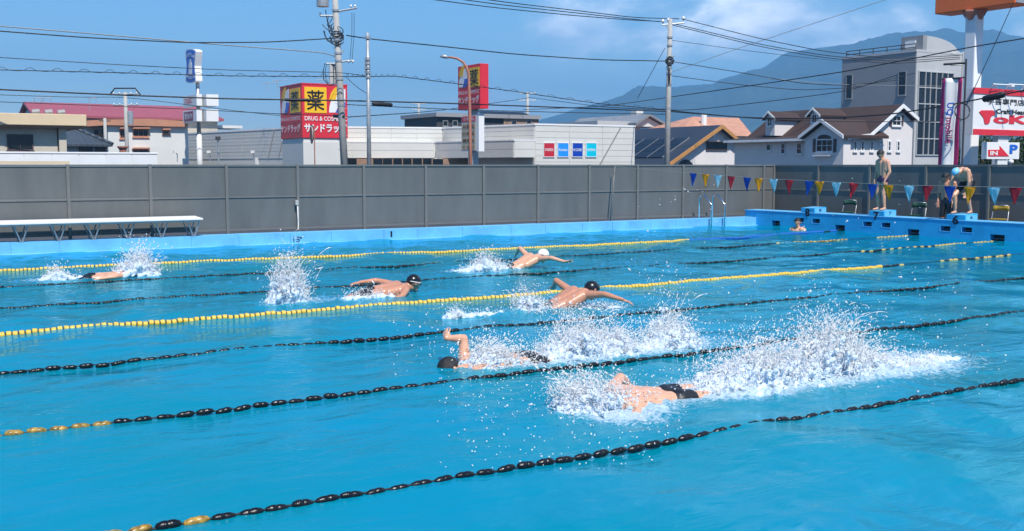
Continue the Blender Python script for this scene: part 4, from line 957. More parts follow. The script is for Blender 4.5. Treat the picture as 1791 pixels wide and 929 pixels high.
mb = MB(); mb.box(Xw-0.62, Yw-0.3, prof[0][1]-0.34, Xw-0.501, yfar+0.6, prof[0][1]-0.16); mb.build('gutter', M['swhite'], t)
# cross gable on the long side
XG = Xw-0.7; fgx = ('x', XG)
q = [pix(fgx, 1403, 239), pix(fgx, 1442.5, 208), pix(fgx, 1482, 236)]
q[2] = (q[2][0], q[0][1])
mb = MB(); fpoly(mb, fgx, [(q[0][0]-0.3, GZ), (q[2][0]+0.3, GZ), (q[2][0]+0.3, q[2][1]-0.1), (q[1][0], q[1][1]-0.3), (q[0][0]-0.3, q[0][1]-0.1)], -0.69, 0); mb.build('bay', M['house'], t)
for p_, r_ in ((q[0], q[1]), (q[1], q[2])):
    a = fpt(fgx, p_[0], p_[1], 0.35); b = fpt(fgx, r_[0], r_[1], 0.35); mb = MB(); mb.prism([a, b, b-UPZ*0.18, a-UPZ*0.18], (4.5, 0, 0)); mb.build('roof', M['brownroof'], t)
    a = fpt(fgx, p_[0], p_[1]+0.02, 0.36); b = fpt(fgx, r_[0], r_[1]+0.02, 0.36); mb = MB(); mb.prism([a, b, b-UPZ*0.24, a-UPZ*0.24], (-0.08, 0, 0)); mb.build('barge_board', M['swhite'], t)
window(t, fgx, 1428, 243.5, 1457.5, 266, 3, 2, 'wframe', 'glass', 0.07)
mb = MB(); ar = [pix(fgx, 1442.7+14.5*math.cos(math.pi*i/12), 243.5-9.5*math.sin(math.pi*i/12)) for i in range(13)]; fpoly(mb, fgx, ar, 0.0, 0.05); aw = mb.build('arch_window', M['wframe'], t)
mb = MB(); ar = [pix(fgx, 1442.7+12.6*math.cos(math.pi*i/12), 243-7.6*math.sin(math.pi*i/12)) for i in range(13)]; fpoly(mb, fgx, ar, 0.051, 0.06); mb.build('pane', M['glass'], aw)
for a in (1422.5, 1458.5): mb = MB(); fpixbox(mb, fgx, a, 243, a+4.5, 266, 0, 0.06); mb.build('shutter', M['shutter'], t)
mb = MB(); fpixbox(mb, fgx, 1426, 271, 1456, 273.5, 0, 0.3); mb.build('flower_shelf', M['swhite'], t)
for a, b in ((1366.5, 1374), (1394, 1403)): window(t, fwx, a, 250, b, 269.5, 1, 2, 'wframe', 'glass', 0.05)
window(t, fwx, 1341, 252, 1349, 264, 1, 1, 'wframe', 'glass', 0.05)
for a in (1492, 1505, 1521, 1552, 1567.5): window(t, fwy, a, 246, a+6, 265, 1, 2, 'wframe', 'glass', 0.09)
window(t, fwy, 1537, 246.5, 1543.5, 253, 1, 1, 'wframe', 'glass', 0.09)
window(t, fwy, 1559.5, 202, 1575.5, 220.5, 2, 2, 'wframe', 'glass', 0.08)
for a in (1556, 1576): mb = MB(); fpixbox(mb, fwy, a, 202, a+3, 221, 0, 0.06); mb.build('shutter', M['shutter'], t)
for c, yb in ((1347, 223), (1425, 217)):      # dormers on the long slope
    XD = Xw+1.1; fdx = ('x', XD)
    mb = MB(); d0, d1 = pix(fdx, c-8, yb), pix(fdx, c+8, yb); top = pix(fdx, c, yb-26); sh = pix(fdx, c, yb-19)
    fpoly(mb, fdx, [(d0[0], d0[1]-0.6), (d1[0], d1[1]-0.6), (d1[0], sh[1]), (top[0], top[1]), (d0[0], sh[1])], -2.4, 0); dm = mb.build('dormer', M['house'], t)
    window(dm, fdx, c-4.5, yb-17, c+4.5, yb-2, 2, 2, 'wframe', 'glass', 0.06)
    for (pa, pb) in (((d0[0]+0.25, sh[1]-0.15), (top[0], top[1]+0.1)), ((top[0], top[1]+0.1), (d1[0]-0.25, sh[1]-0.15))):
        a = fpt(fdx, pa[0], pa[1], 0.2); b = fpt(fdx, pb[0], pb[1], 0.2); mb = MB(); mb.prism([a, b, b-UPZ*0.12, a-UPZ*0.12], (2.8, 0, 0)); mb.build('roof', M['brownroof'], dm)
        mb = MB(); a = fpt(fdx, pa[0], pa[1]+0.01, 0.21); b = fpt(fdx, pb[0], pb[1]+0.01, 0.21); mb.prism([a, b, b-UPZ*0.16, a-UPZ*0.16], (-0.05, 0, 0)); mb.build('trim', M['swhite'], dm)

# ---- grey four-storey building
C0 = P(1598.5, 200, 108); fgx = ('x', C0.x); fgy = ('y', C0.y)
t = thing('grey_office_building', 'tall grey office building with a glazed corner and rounded roof house', 'building', (C0.x, C0.y, GZ))
zt = pix(fgx, 1598, 91)[1]; yl = pix(fgx, 1471, 180)[0]; ur = pix(fgy, 1700, 180)[0]
mb = MB(); mb.box(C0.x, C0.y, GZ, ur, yl, zt); mb.build('wall', M['greyb'], t)
mb = MB(); mb.box(C0.x+0.05, C0.y-0.06, GZ, ur, C0.y-0.003, zt); mb.build('lit_front', M['greyl'], t)  # lighter grey sheet carries the sunlit look of this face in its colour
mb = MB(); mb.box(C0.x-0.06, C0.y-0.08, zt+0.003, ur, yl, zt+0.25); mb.build('parapet', M['greyl'], t)
for a, b, c, d in ((1479.5, 131, 1491, 173), (1571, 125, 1585, 167)): window(t, fgx, a, b, c, d, 1, 1, 'greyb', 'glass', 0.07)
fcy = ('y', C0.y-0.06)
colx = [1603.5, 1615.5, 1624.5, 1634.5, 1644.5, 1654, 1664]; rowy = [126, 154, 182.5, 213.5, 243, 271.5]
mb = MB()
for c in colx: u = pix(fcy, c, 200)[0]; fbox(mb, fcy, u-0.035, pix(fcy, 1630, 272)[1], u+0.035, pix(fcy, 1630, 125.5)[1], 0.002, 0.14)
for r in rowy: v = pix(fcy, 1630, r)[1]; fbox(mb, fcy, pix(fcy, colx[0], 200)[0], v-0.045, pix(fcy, colx[-1], 200)[0], v+0.045, 0.002, 0.12)
mb.build('glazing_frame', M['greyl'], t)
for i in range(6):
    for j in range(5):
        mb = MB(); u0, u1 = pix(fcy, colx[i], 200)[0]+0.065, pix(fcy, colx[i+1], 200)[0]-0.065; v1, v0 = pix(fcy, 1630, rowy[j])[1]-0.075, pix(fcy, 1630, rowy[j+1])[1]+0.075
        fbox(mb, fcy, u0, v0, u1, v1, 0.003, 0.03+random.uniform(0, 0.01)); mb.build('pane', M['glass2'], t)
q0 = pix(('x', C0.x+1.0), 1576, 90); q1 = pix(('x', C0.x+1.0), 1614, 90); zh = pix(('x', C0.x+1.0), 1600, 63)[1]
mb = MB(); mb.box(C0.x+1.0, q1[0], zt+0.2, C0.x+1.6, q0[0], zh); mb.build('roof_house_front', M['greyb'], t)
nn = 10; pr = [Vector((C0.x+1.601, q1[0], zt+0.2))]+[Vector((C0.x+1.601+5.0*math.sin(math.pi/2*i/nn), q1[0], zt+0.2+(zh-zt-0.25)*math.cos(math.pi/2*i/nn))) for i in range(nn+1)]
mb = MB(); mb.prism(pr, (0, q0[0]-q1[0], 0)); mb.build('rounded_roof_house', M['greyl'], t)
mb = MB(); fpixbox(mb, ('x', C0.x+0.99), 1584, 72, 1602, 85, 0, 0.1); mb.build('louvre', M['swhite'], t)
mb = MB()
for s in (0.0, 0.35): mb.tube([(C0.x+0.3, C0.y+0.3, zt+0.5+s), (C0.x+0.3, yl-0.3, zt+0.5+s)], 0.05, 5)
for k_ in range(6): yy = C0.y+0.3+(yl-C0.y-0.6)*k_/5; mb.tube([(C0.x+0.3, yy, zt+0.2), (C0.x+0.3, yy, zt+0.86)], 0.05, 5)
mb.build('roof_railing', M['darkwall'], t)

# ---- tall orange-topped sign mast
C0 = P(1700, 150, 56); 
t = thing('orange_pole_sign', 'big orange sign board cut by the frame top on a thick white mast', 'sign', (C0.x, C0.y, GZ))
zb = P(1700, 20, 56).z
mb = MB(); mb.box(C0.x-0.33, C0.y-0.33, GZ, C0.x+0.33, C0.y+0.33, zb); mb.build('mast', mat('mast_white', (0.9, 0.9, 0.89), 0.4, 0.08, 1.0), t, bevel=0.06)
mb = MB(); mb.lathe([(zb-0.5, 0.46), (zb-0.1, 0.75), (zb, 0.75)], 'z', 4, (C0.x, C0.y, 0)); mb.build('bracket', M['rust'], t)
fo_ = ('x', C0.x-0.5); ul = pix(fo_, 1635, 15)[0]; ur_ = pix(('y', C0.y-2.6), 1776, 10)[0]
yl0 = C0.y-2.6
mb = MB(); mb.box(C0.x-0.5, yl0, zb+0.002, C0.x+0.9, ul, zb+3.2); mb.build('board', M['sorange'], t, bevel=0.05)
mb = MB(); mb.box(C0.x-0.44, yl0-0.03, zb+0.05, C0.x+0.84, yl0-0.002, zb+3.1); mb.build('side_panel', M['galv'], t)

# ---- magenta and white banner
Zb = 52; fbn = pface(1646, Zb, 1680, Zb-0.6)
q = P(1664, 287, Zb)
t = thing('mobile_banner', 'tall white banner with magenta edges and a vertical phone company name', 'banner', (q.x, q.y, GZ))
mb = MB(); n = 22; vv = []; ff = []
ua, ub = pix(fbn, 1645, 210)[0], pix(fbn, 1681, 210)[0]
zt, z0 = pix(fbn, 1663, 137)[1], pix(fbn, 1663, 287)[1]-0.6
def strip(uA, uB, m, nm):
    mb = MB(); vv = []; k = 6
    for i in range(n+1):
        tt = i/n
        for j in range(k+1):
            s = j/k; u_ = uA+(uB-uA)*s-0.10*tt; w_ = 0.05*math.sin(6*u_+7*tt)+0.03*math.sin(13*tt+2*u_)+0.05*math.sin(9*u_)
            vv.append(fpt(fbn, u_, zt+(z0-zt)*tt, w_))
    mb.add(vv, [(i*(k+1)+j, i*(k+1)+j+1, (i+1)*(k+1)+j+1, (i+1)*(k+1)+j) for i in range(n) for j in range(k)])
    o = mb.build(nm, M[m], t, True); md = o.modifiers.new('thickness', 'SOLIDIFY'); md.thickness = 0.01
wd = ub-ua
strip(ua, ua+wd*0.20, 'magenta', 'edge_band'); strip(ua+wd*0.20, ua+wd*0.78, 'swhite', 'cloth'); strip(ua+wd*0.78, ub, 'magenta', 'edge_band')
text_pix(fbn, 'UQ', 1656, 180, 1670, 203, 0.16, M['sblue'], t, 0.03, rot=True)
text_pix(fbn, 'mobile', 1655.5, 206, 1668, 251, 0.16, M['magenta'], t, 0.02, rot=True)
mb = MB(); a = fpt(fbn, ua-0.1, zt, 0); b = fpt(fbn, ub+0.1, zt, 0); mb.tube([a, b], 0.04, 6); mb.tube([fpt(fbn, ub+0.08, GZ, -0.15), fpt(fbn, ub+0.08, zt+0.9, -0.15)], 0.05, 6); mb.tube([fpt(fbn, ua, zt+0.7, -0.15), fpt(fbn, ub+0.08, zt+0.7, -0.15)], 0.06, 6); mb.build('frame', M['darkwall'], t)

# ---- craft shop sign
Zc = 52; fct = pface(1699, Zc, 1830, Zc+3.5)
q = P(1770, 287, Zc+1)
t = thing('craft_shop_sign', 'white craft shop sign with red bands and rounded red lettering', 'sign', (q.x, q.y, GZ))
mb = MB(); fpixbox(mb, fct, 1702, 160, 1860, 237, -0.5, 0); mb.build('board', M['swhite'], t)
mb = MB(); fpixbox(mb, fct, 1701.5, 158, 1860, 168, 0.003, 0.04); mb.build('red_band', M['red'], t)
mb = MB(); fpixbox(mb, fct, 1701.5, 228, 1860, 238, 0.003, 0.04); mb.build('red_band', M['red'], t)
text_pix(fct, '手芸専門店', 1726, 173, 1791, 184, 0.02, M['black'], t, 0.012)
text_pix(fct, 'Craft Heart', 1742, 191.5, 1797, 200, 0.02, M['black'], t, 0.03)
mb = MB(); fpixpoly(mb, fct, [(1712, 196), (1716, 193), (1735, 193), (1740, 196), (1739, 201), (1734, 203), (1731.5, 207), (1730, 215), (1726, 217.5), (1721.5, 216.5), (1719.5, 206), (1715, 200)], 0.003, 0.03); mb.build('letter_T', M['red'], t)
text_pix(fct, 'oKai', 1736.5, 202, 1822, 217.5, 0.02, M['red'], t, 0.05)
mb = MB(); fpixbox(mb, fct, 1748, 238.2, 1766, 300, -0.4, -0.1); mb.build('post', M['white'], t)
for c in (1735, 1762, 1790):
    mb = MB(); a = fpt(fct, *pix(fct, c, 158), -0.1); b = fpt(fct, *pix(fct, c-7, 148), 0.3); c2 = fpt(fct, *pix(fct, c+4, 151), 0.9); mb.tube([a, b, c2], 0.03, 5); mb.tube([b, fpt(fct, *pix(fct, c+8, 156), 0.1)], 0.02, 5); mb.box(c2.x-0.12, c2.y-0.1, c2.z-0.08, c2.x+0.12, c2.y+0.1, c2.z+0.02); mb.build('spot_lamp', M['swhite'], t)
# ---- parking sign
Zc = 49; fpk = pface(1724, Zc, 1786, Zc+1.2); q = P(1755, 287, Zc)
t = thing('parking_sign', 'white parking sign with a red IN arrow and blue P', 'sign', (q.x, q.y, GZ))
mb = MB(); fpixbox(mb, fpk, 1724.5, 249, 1783, 278.5, -0.25, 0); mb.build('board', M['swhite'], t, bevel=0.01)
mb = MB(); fpixpoly(mb, fpk, [(1728, 262), (1748, 262), (1748, 255), (1764.5, 273.5), (1728, 273.5)], 0.003, 0.02); mb.build('arrow', M['red'], t)
text_pix(fpk, 'IN', 1731, 264, 1744, 271.5, 0.03, M['swhite'], t, 0.03)
text_pix(fpk, 'P', 1765.5, 253, 1779.5, 269, 0.02, M['sblue'], t, 0.04)
mb = MB(); fpixbox(mb, fpk, 1746, 278.7, 1762, 310, -0.2, -0.05); mb.build('post', M['white'], t)
q = P(1768, 282, 48); t = thing('wall_camera', 'small white camera dome poking above the dark fence under the parking sign', 'camera', (q.x, q.y, GZ))
mb = MB(); mb.lathe([(q.z-0.12, 0.10), (q.z, 0.13), (q.z+0.06, 0.09), (q.z+0.08, 0.02)], 'z', 10, (q.x, q.y, 0)); mb.build('dome', M['swhite'], t, True)
mb = MB(); mb.cyl((q.x, q.y, GZ), (q.x, q.y, q.z-0.121), 0.05, 0.05, 8); mb.build('post', M['offw'], t)

# ---- tree behind the signs
def tree(base, h, rad, label, seed):
    rg = np.random.default_rng(seed); t = thing('tree', label, 'tree', base)
    mb = MB(); b = Vector(base); mb.tube([b, b+Vector((0.05, 0, h*0.35)), b+Vector((0, 0.1, h*0.7))], [0.16, 0.11, 0.05], 8)
    for k_ in range(7):
        a = rg.uniform(0, 6.28); z = h*rg.uniform(0.3, 0.6); mb.tube([b+Vector((0, 0, z)), b+Vector((math.cos(a)*rad*0.6, math.sin(a)*rad*0.6, z+h*0.18)), b+Vector((math.cos(a)*rad*0.85, math.sin(a)*rad*0.85, z+h*0.25))], [0.06, 0.035, 0.015], 6)
    mb.build('trunk', M['bark'], t, True)
    n = 9000; cl = rg.normal(0, 1, (60, 3)); cl /= np.linalg.norm(cl, axis=1)[:, None]; cl *= rg.uniform(0.35, 1, (60, 1)) ** 0.5
    c = cl[rg.integers(0, 60, n)]*np.array([rad, rad, h*0.36])+rg.normal(0, 1, (n, 3))*rad*0.13+np.array([0, 0, h*0.64])
    d1 = rg.normal(0, 1, (n, 3)); d1 /= np.linalg.norm(d1, axis=1)[:, None]; d2 = np.cross(d1, rg.normal(0, 1, (n, 3))); d2 /= np.linalg.norm(d2, axis=1)[:, None]
    s = rg.uniform(0.06, 0.12, (n, 1)); V = np.stack([c-d1*s, c+d2*s*0.5, c+d1*s, c-d2*s*0.5], 1).reshape(-1, 3)
    me = np_mesh('crown', V, np.arange(4*n).reshape(-1, 4), False)
    link('crown', me, mat('foliage', (0.055, 0.085, 0.025), 0.5, 0.55, 2.5, col2=(0.02, 0.04, 0.012)), t)
q = P(1722, 262, 62); tree((q.x, q.y, GZ), 4.0, 1.7, 'dark green tree between the white mast and the parking sign', 3)
q = P(1790, 262, 63); tree((q.x, q.y, GZ), 4.0, 1.8, 'dark green tree at the right edge below the craft shop sign', 4)

# ================================================================== poles
def band(parent, x, y, z, r, h=0.12): MB().cyl((x, y, z-h/2), (x, y, z+h/2), r, r, 12).build('band', M['galv'], parent)
def insulator(parent, p, s=1.0):
    s *= 0.7
    mb = MB(); mb.lathe([(0, 0.05*s), (0.10*s, 0.05*s), (0.11*s, 0.11*s), (0.16*s, 0.11*s), (0.17*s, 0.06*s), (0.24*s, 0.10*s), (0.28*s, 0.05*s)], 'z', 8, p); mb.build('insulator', M['porc'], parent, True)
def pole(label, px, Z, top_py, r0, r1, m='conc', group='utility poles behind the fence', lean=0.0):
    b = P(px, 270, Z); tz = P(px, top_py, Z).z
    t = thing('utility_pole', label, 'utility pole', (b.x, b.y, GZ), group)
    mb = MB(); mb.tube([(b.x, b.y, GZ), (b.x+RT.x*lean*0.5, b.y+RT.y*lean*0.5, (GZ+tz)/2), (b.x+RT.x*lean, b.y+RT.y*lean, tz)], [r0, (r0+r1)/2, r1], 14); mb.build('shaft', M[m], t, True)
    return t, b, tz
# big concrete pole
t, b, tz = pole('tall concrete utility pole crowded with cables, transformer and brackets', 605, 64, -30, 0.24, 0.165, lean=-0.55)
def pc_(py): k_ = (P(605, py, 64).z-GZ)/(tz-GZ); return Vector((b.x-RT.x*0.55*k_, b.y-RT.y*0.55*k_, P(605, py, 64).z))
for py in (22, 60, 72, 95, 108, 140, 175, 185, 205): c = pc_(py); band(t, c.x, c.y, c.z, 0.225)
def arm(p, dx, rise, r=0.06, nm='cross_arm'):
    q = p+RT*dx+UPZ*rise; MB().tube([p, q], r, 6).build(nm, M['galv'], t); return q
q = arm(pc_(24), 1.25, 0.22); insulator(t, q-RT*0.1); insulator(t, q-RT*0.35)
q = arm(pc_(31), -0.95, 0.0); insulator(t, q)
q = arm(pc_(110), 0.85, 0.08); insulator(t, q-UPZ*0.15); insulator(t, q-RT*0.25-UPZ*0.15)
arm(pc_(113), -0.75, 0.0)
c = pc_(6)-RT*0.75   # transformer cut by the frame
mb = MB(); mb.lathe([(c.z-0.35, 0.05), (c.z-0.32, 0.36), (c.z+0.5, 0.36), (c.z+0.55, 0.2)], 'z', 14, (c.x, c.y, 0)); mb.build('transformer', M['galv'], t)
MB().tube([pc_(2)-RT*0.1, c+UPZ*0.2], 0.07, 5).build('cross_arm', M['galv'], t)
c = pc_(132)-RT*0.55 # wire cage frame
for s in (-0.3, 0.28):
    pass
mb = MB(); mb.tube([c+RT*0.3+UPZ*0.65, c-RT*0.30+UPZ*0.65, c-RT*0.42+UPZ*0.2, c-RT*0.40-UPZ*0.25, c-RT*0.1-UPZ*0.62, c+RT*0.3-UPZ*0.55], 0.03, 6); mb.tube([c-RT*0.2+UPZ*0.65, c-RT*0.3+UPZ*0.2, c-RT*0.28-UPZ*0.2, c-RT*0.1-UPZ*0.55], 0.02, 5); mb.tube([c+RT*0.2+UPZ*0.65, c+RT*0.22-UPZ*0.5], 0.02, 5); mb.build('cable_loop', M['cable'], t)
mb = MB(); mb.box(c.x-0.05, c.y-0.05, c.z-0.5, c.x+0.45, c.y+0.05, c.z+0.6); mb.build('meter_box', M['greyl'], t)
rg = random.Random(3)
for k_ in range(16):    # drooping jumper cables
    y0 = rg.uniform(20, 62); y1 = y0+rg.uniform(12, 30); s0 = rg.uniform(-0.9, 0.25); s1 = rg.uniform(-0.5, 0.35); dp = rg.uniform(-0.25, 0.25)
    a = pc_(y0)+RT*s0; d = pc_(min(y1, 80))+RT*s1; m_ = (a+d)/2+RT*rg.uniform(-0.35, 0.15)-UPZ*0.2+FW*dp
    MB().tube([a, a*0.6+m_*0.4-UPZ*0.1, m_, d*0.6+m_*0.4-UPZ*0.12, d], 0.026, 5).build('jumper_cable', M['cable'], t)
for k_ in range(9):
    ph = rg.uniform(0, 6); R_ = rg.uniform(0.28, 0.5); c = pc_(rg.uniform(58, 74))
    MB().tube([c+RT*R_*math.cos(ph+a*0.5)+UPZ*R_*0.75*math.sin(ph+a*0.5)-FW*0.22 for a in range(9)], 0.025, 5).build('cable_coil', M['cable'], t)
for s in (0.95, 1.08):
    MB().tube([pc_(26)+RT*s, pc_(66)+RT*(s-0.08), pc_(108)+RT*(s-0.28)], 0.015, 5).build('down_lead', M['cable'], t)
for k_ in range(26):   # climbing pegs
    c = pc_(70+k_*8); MB().tube([c+RT*0.2*(1 if k_ % 2 else -1), c+RT*0.34*(1 if k_ % 2 else -1)], 0.014, 5).build('step_bolt', M['galv'], t)
# slim pole beside it
t, b, tz = pole('slim grey pole just right of the tall concrete pole', 645.5, 62, 60, 0.15, 0.09, 'galv')
for py in (105, 112, 120, 128, 136, 68): z = P(645, py, 62).z; band(t, b.x, b.y, z, 0.15, 0.16)
MB().cyl((b.x-RT.x*0.14, b.y-RT.y*0.14, P(645, 135, 62).z), (b.x-RT.x*0.14, b.y-RT.y*0.14, P(645, 102, 62).z), 0.05, 0.05, 8).build('conduit', M['galv'], t)
# tall pole in the middle
t, b, tz = pole('concrete utility pole with three insulators in front of the dark roofed house', 1166, 74, 36, 0.22, 0.15, lean=0.12)
def pm_(py): k_ = (P(1166, py, 74).z-GZ)/(tz-GZ); return Vector((b.x+RT.x*0.12*k_, b.y+RT.y*0.12*k_, P(1166, py, 74).z))
for py in (68, 82, 104, 112, 120, 130, 150, 190, 225): c = pm_(py); band(t, c.x, c.y, c.z, 0.20)
MB().tube([pm_(45)-RT*0.55-UPZ*0.05, pm_(43)+RT*0.95], 0.045, 6).build('cross_arm', M['galv'], t)
for dx, py in ((-0.5, 44), (-0.13, 42), (0.9, 39)): insulator(t, pm_(py)+RT*dx, 1.5)
MB().tube([pm_(55), pm_(44)-RT*0.45], 0.025, 5).build('brace', M['galv'], t)
for k_ in range(6):
    ph = rg.uniform(0, 6); R_ = rg.uniform(0.18, 0.36); c = pm_(rg.uniform(102, 112))
    MB().tube([c+RT*R_*math.cos(ph+a*0.6)+UPZ*R_*0.8*math.sin(ph+a*0.6)-FW*0.2 for a in range(9)], 0.03, 5).build('cable_coil', M['cable'], t)
for k_ in range(4): MB().tube([pm_(113)+RT*rg.uniform(-0.2, 0.2)-FW*0.15, pm_(125)+RT*rg.uniform(-.1, .15)-FW*0.2, pm_(150)+RT*rg.uniform(-.12, .12)-FW*0.2], 0.022, 5).build('jumper_cable', M['cable'], t)
for dx in (0.3, 0.4): MB().tube([pm_(104), pm_(99)+RT*dx], 0.03, 5).build('bracket', M['galv'], t)
# far poles
def farpole(label, px, Z, top, r=0.17):
    t, b, tz = pole(label, px, Z, top, r, r*0.8, group='distant utility poles')
    for k_, h in enumerate((0.15, 1.0)):
        c = Vector((b.x, b.y, tz-h)); MB().tube([c-RT*1.0, c+RT*1.0], 0.05, 5).build('cross_arm', M['galv'], t)
        for s in (-0.9, -0.45, 0.45, 0.9): insulator(t, c+RT*s, 0.8)
    return t, b, tz
t, b, tz = farpole('utility pole with an arched top bracket before the red roof', 222.5, 84, 162)
MB().tube([Vector((b.x, b.y, tz))-RT*1.2-UPZ*0.2, Vector((b.x, b.y, tz))-RT*0.8+UPZ*0.3, Vector((b.x, b.y, tz))+RT*0.8+UPZ*0.3, Vector((b.x, b.y, tz))+RT*1.2-UPZ*0.2], 0.06, 6).build('top_bracket', M['cable'], t)
c = Vector((b.x, b.y, P(222, 207, 84).z))+RT*0.35; mb = MB(); mb.lathe([(c.z-0.5, 0.22), (c.z+0.5, 0.22), (c.z+0.55, 0.1)], 'z', 10, (c.x, c.y, 0)); mb.build('transformer', M['galv'], t)
c = Vector((b.x, b.y, P(216, 258, 84).z))-RT*0.3; mb = MB(); mb.lathe([(c.z-1.2, 0.3), (c.z-0.2, 0.3), (c.z, 0.45), (c.z+0.1, 0.45)], 'z', 10, (c.x, c.y, 0)); mb.build('lower_drum', M['rust'], t)
t, b, tz = pole('short pale utility pole beside the dark tiled house', 185.5, 78, 207, 0.13, 0.11); MB().tube([Vector((b.x-0.4, b.y, tz-0.2)), Vector((b.x+0.4, b.y, tz-0.2))], 0.04, 5).build('cross_arm', M['cable'], t)
farpole('distant utility pole left of the pole sign', 733, 150, 180, 0.2)
farpole('distant utility pole right of the pole sign', 922.5, 130, 162, 0.2)
farpole('utility pole with insulators in front of the grey office building', 1680, 80, 92, 0.2)
# lamp post and small lamps on the left
q = P(382.5, 287, 70); t = thing('lamp_post', 'short grey lamp post right of the shield sign pole', 'lamp post', (q.x, q.y, GZ)); zt = P(382.5, 245, 70).z
MB().cyl((q.x, q.y, GZ), (q.x, q.y, zt), 0.07, 0.06, 8).build('post', M['galv'], t); MB().box(q.x-0.14, q.y-0.14, zt, q.x+0.14, q.y+0.14, zt+0.22).build('lamp', M['darkwall'], t)
for lab, px in (('left wall spotlight on a bent bracket above the fence', 310), ('middle wall spotlight on a bent bracket above the fence', 367.5), ('right wall spotlight on a bent bracket beside the corner sign', 444)):
    q = P(px, 268, 84); t = thing('wall_spotlight', lab, 'spotlight', (q.x, q.y, q.z-1), 'small spotlights on the store side')
    MB().tube([(q.x, q.y, q.z-0.7), (q.x, q.y, q.z-0.1), (q.x-0.2, q.y-0.2, q.z+0.05)], 0.04, 5).build('bracket', M['galv'], t); MB().box(q.x-0.35, q.y-0.3, q.z, q.x-0.05, q.y-0.1, q.z+0.2).build('lamp', M['offw'], t)
# curved street lamp
b = P(824, 287, 58); t = thing('street_lamp', 'rust red street lamp curving left in front of the pole sign', 'street lamp', (b.x, b.y, GZ))
pth = [(824, 300), (822.5, 240), (821.5, 180), (819.5, 130), (816, 117), (810, 109), (800, 102.5), (790, 100.5), (783, 100.5)]
pp = [P(a, c, 58) for a, c in pth]; pp[0].z = GZ
MB().tube(pp, [0.10, 0.09, 0.08, 0.075, 0.075, 0.07, 0.065, 0.06, 0.05], 10).build('post', M['rust'], t, True)
a = P(784, 100.5, 58); c = P(770, 99, 58)
MB().tube([a, (a+c)/2+UPZ*0.03, c], [0.07, 0.11, 0.05], 8).build('lamp_head', M['galv'], t, True)
# round road sign
q = P(545, 280, 60); t = thing('road_sign', 'round red and white road sign seen edge-on before the corner sign', 'road sign', (q.x, q.y, GZ))
zc = P(545, 235, 60).z; MB().cyl((q.x+RT.x*0.18, q.y+RT.y*0.18, GZ), (q.x+RT.x*0.18, q.y+RT.y*0.18, zc+0.5), 0.035, 0.035, 8).build('post', M['rust'], t)
dd = Vector((-0.98, 0.10, 0)).normalized()
for rr, mm, o_ in ((0.40, 'shutter', 0.0), (0.34, 'offw', 0.02), (0.30, 'rust', 0.035)):
    c0 = Vector((q.x+RT.x*0.02, q.y+RT.y*0.02, zc))+dd*o_; sd = Vector((dd.y, -dd.x, 0))
    mb = MB(); ring = [c0+sd*rr*0.95*math.cos(a*math.pi/9)+UPZ*rr*1.35*math.sin(a*math.pi/9) for a in range(18)]; mb.prism(ring, -dd*0.02); mb.build('disc', M[mm], t)
# roof aerials above the corner sign
t = thing('roof_aerials', 'thin roof aerials above the red corner sign', 'aerial', P(490, 148, 90)+Vector((0, 0, -2)))
for px, py in ((467, 146), (485, 141), (562, 140)):
    p = P(px, py, 88); mb = MB(); mb.tube([p-UPZ*0.6, p], 0.025, 5); mb.tube([p-RT*0.4, p+RT*1.0+UPZ*0.05], 0.025, 5); mb.build('aerial', M['galv'], t)

# ================================================================== overhead cables
def wire(label, pts, r=0.026, m='cable', sag=0.0, name='overhead_cable', coil=None, box=None):
    """pts: (px, py, depth) points the cable hangs through"""
    w = [P(*p) for p in pts]; out = []
    for a, b in zip(w, w[1:]):
        for i in range(10): out.append(a.lerp(b, i/10))
    out.append(w[-1])
    if len(w) == 2:
        n_ = len(out)-1; L_ = (w[1]-w[0]).length
        out = [p-UPZ*(4*sag*(i/n_)*(1-i/n_)) for i, p in enumerate(out)]
    elif len(w) > 2:      # smooth the polyline
        for _ in range(6): out = [out[0]]+[(out[i-1]+out[i]*2+out[i+1])/4 for i in range(1, len(out)-1)]+[out[-1]]
    if coil is None and box is None:
        mb = MB(); mb.tube(out, r, 5); return single(name, mb, M[m], label, 'cable', out[0], 'overhead cables')
    t = thing(name, label, 'cable', out[0], 'overhead cables'); MB().tube(out, r, 5).build('cable', M[m], t)
    if coil:
        step, R_ = coil; pts_ = []; acc = 0; L_ = sum((out[i+1]-out[i]).length for i in range(len(out)-1)); ns = int(L_/step*6)
        for i in range(ns+1):
            f_ = i/ns*(len(out)-1); k_ = min(int(f_), len(out)-2); p = out[k_].lerp(out[k_+1], f_-k_); ph = 2*math.pi*i/6
            pts_.append(p+UPZ*R_*max(-0.15, math.sin(ph))+FW*R_*0.5*math.cos(ph))
        MB().tube(pts_, 0.012, 4).build('spiral_hanger', M[m], t)
    if box:
        for (a, b, th) in box:
            A, B = P(*a), P(*b); mb = MB(); d = (B-A).normalized(); mb.tube([A, A.lerp(B, 0.06), A.lerp(B, 0.94), B], [th*0.5, th, th, th*0.5], 8); mb.build('splice_box', M['cable'], t, True)
    return t
ZP = 64
wire('pale grey twisted cable, topmost at the left edge, running to the concrete pole', [(-60, 41, 52), (150, 58, 55), (380, 78, 59), (565, 92, 63), (590, 100, 63.8), (602, 88, 64)], 0.030, 'cablegrey')
wire('black cable just below the pale twisted cable at upper left', [(-60, 50, 52), (150, 66, 55), (330, 75, 58), (470, 74, 61), (600, 66, 64)], 0.032)
wire('thin black cable in the sky at upper left, above the spiral cable', [(-60, 97, 54), (200, 113, 57), (400, 123, 60), (600, 127, 63), (645, 134, 62.2)], 0.020)
wire('black cable with spiral hangers crossing the shield sign', [(-60, 121, 54), (200, 127, 57), (400, 133, 60), (600, 134, 63), (645, 134, 62.2)], 0.024, coil=(1.0, 0.16))
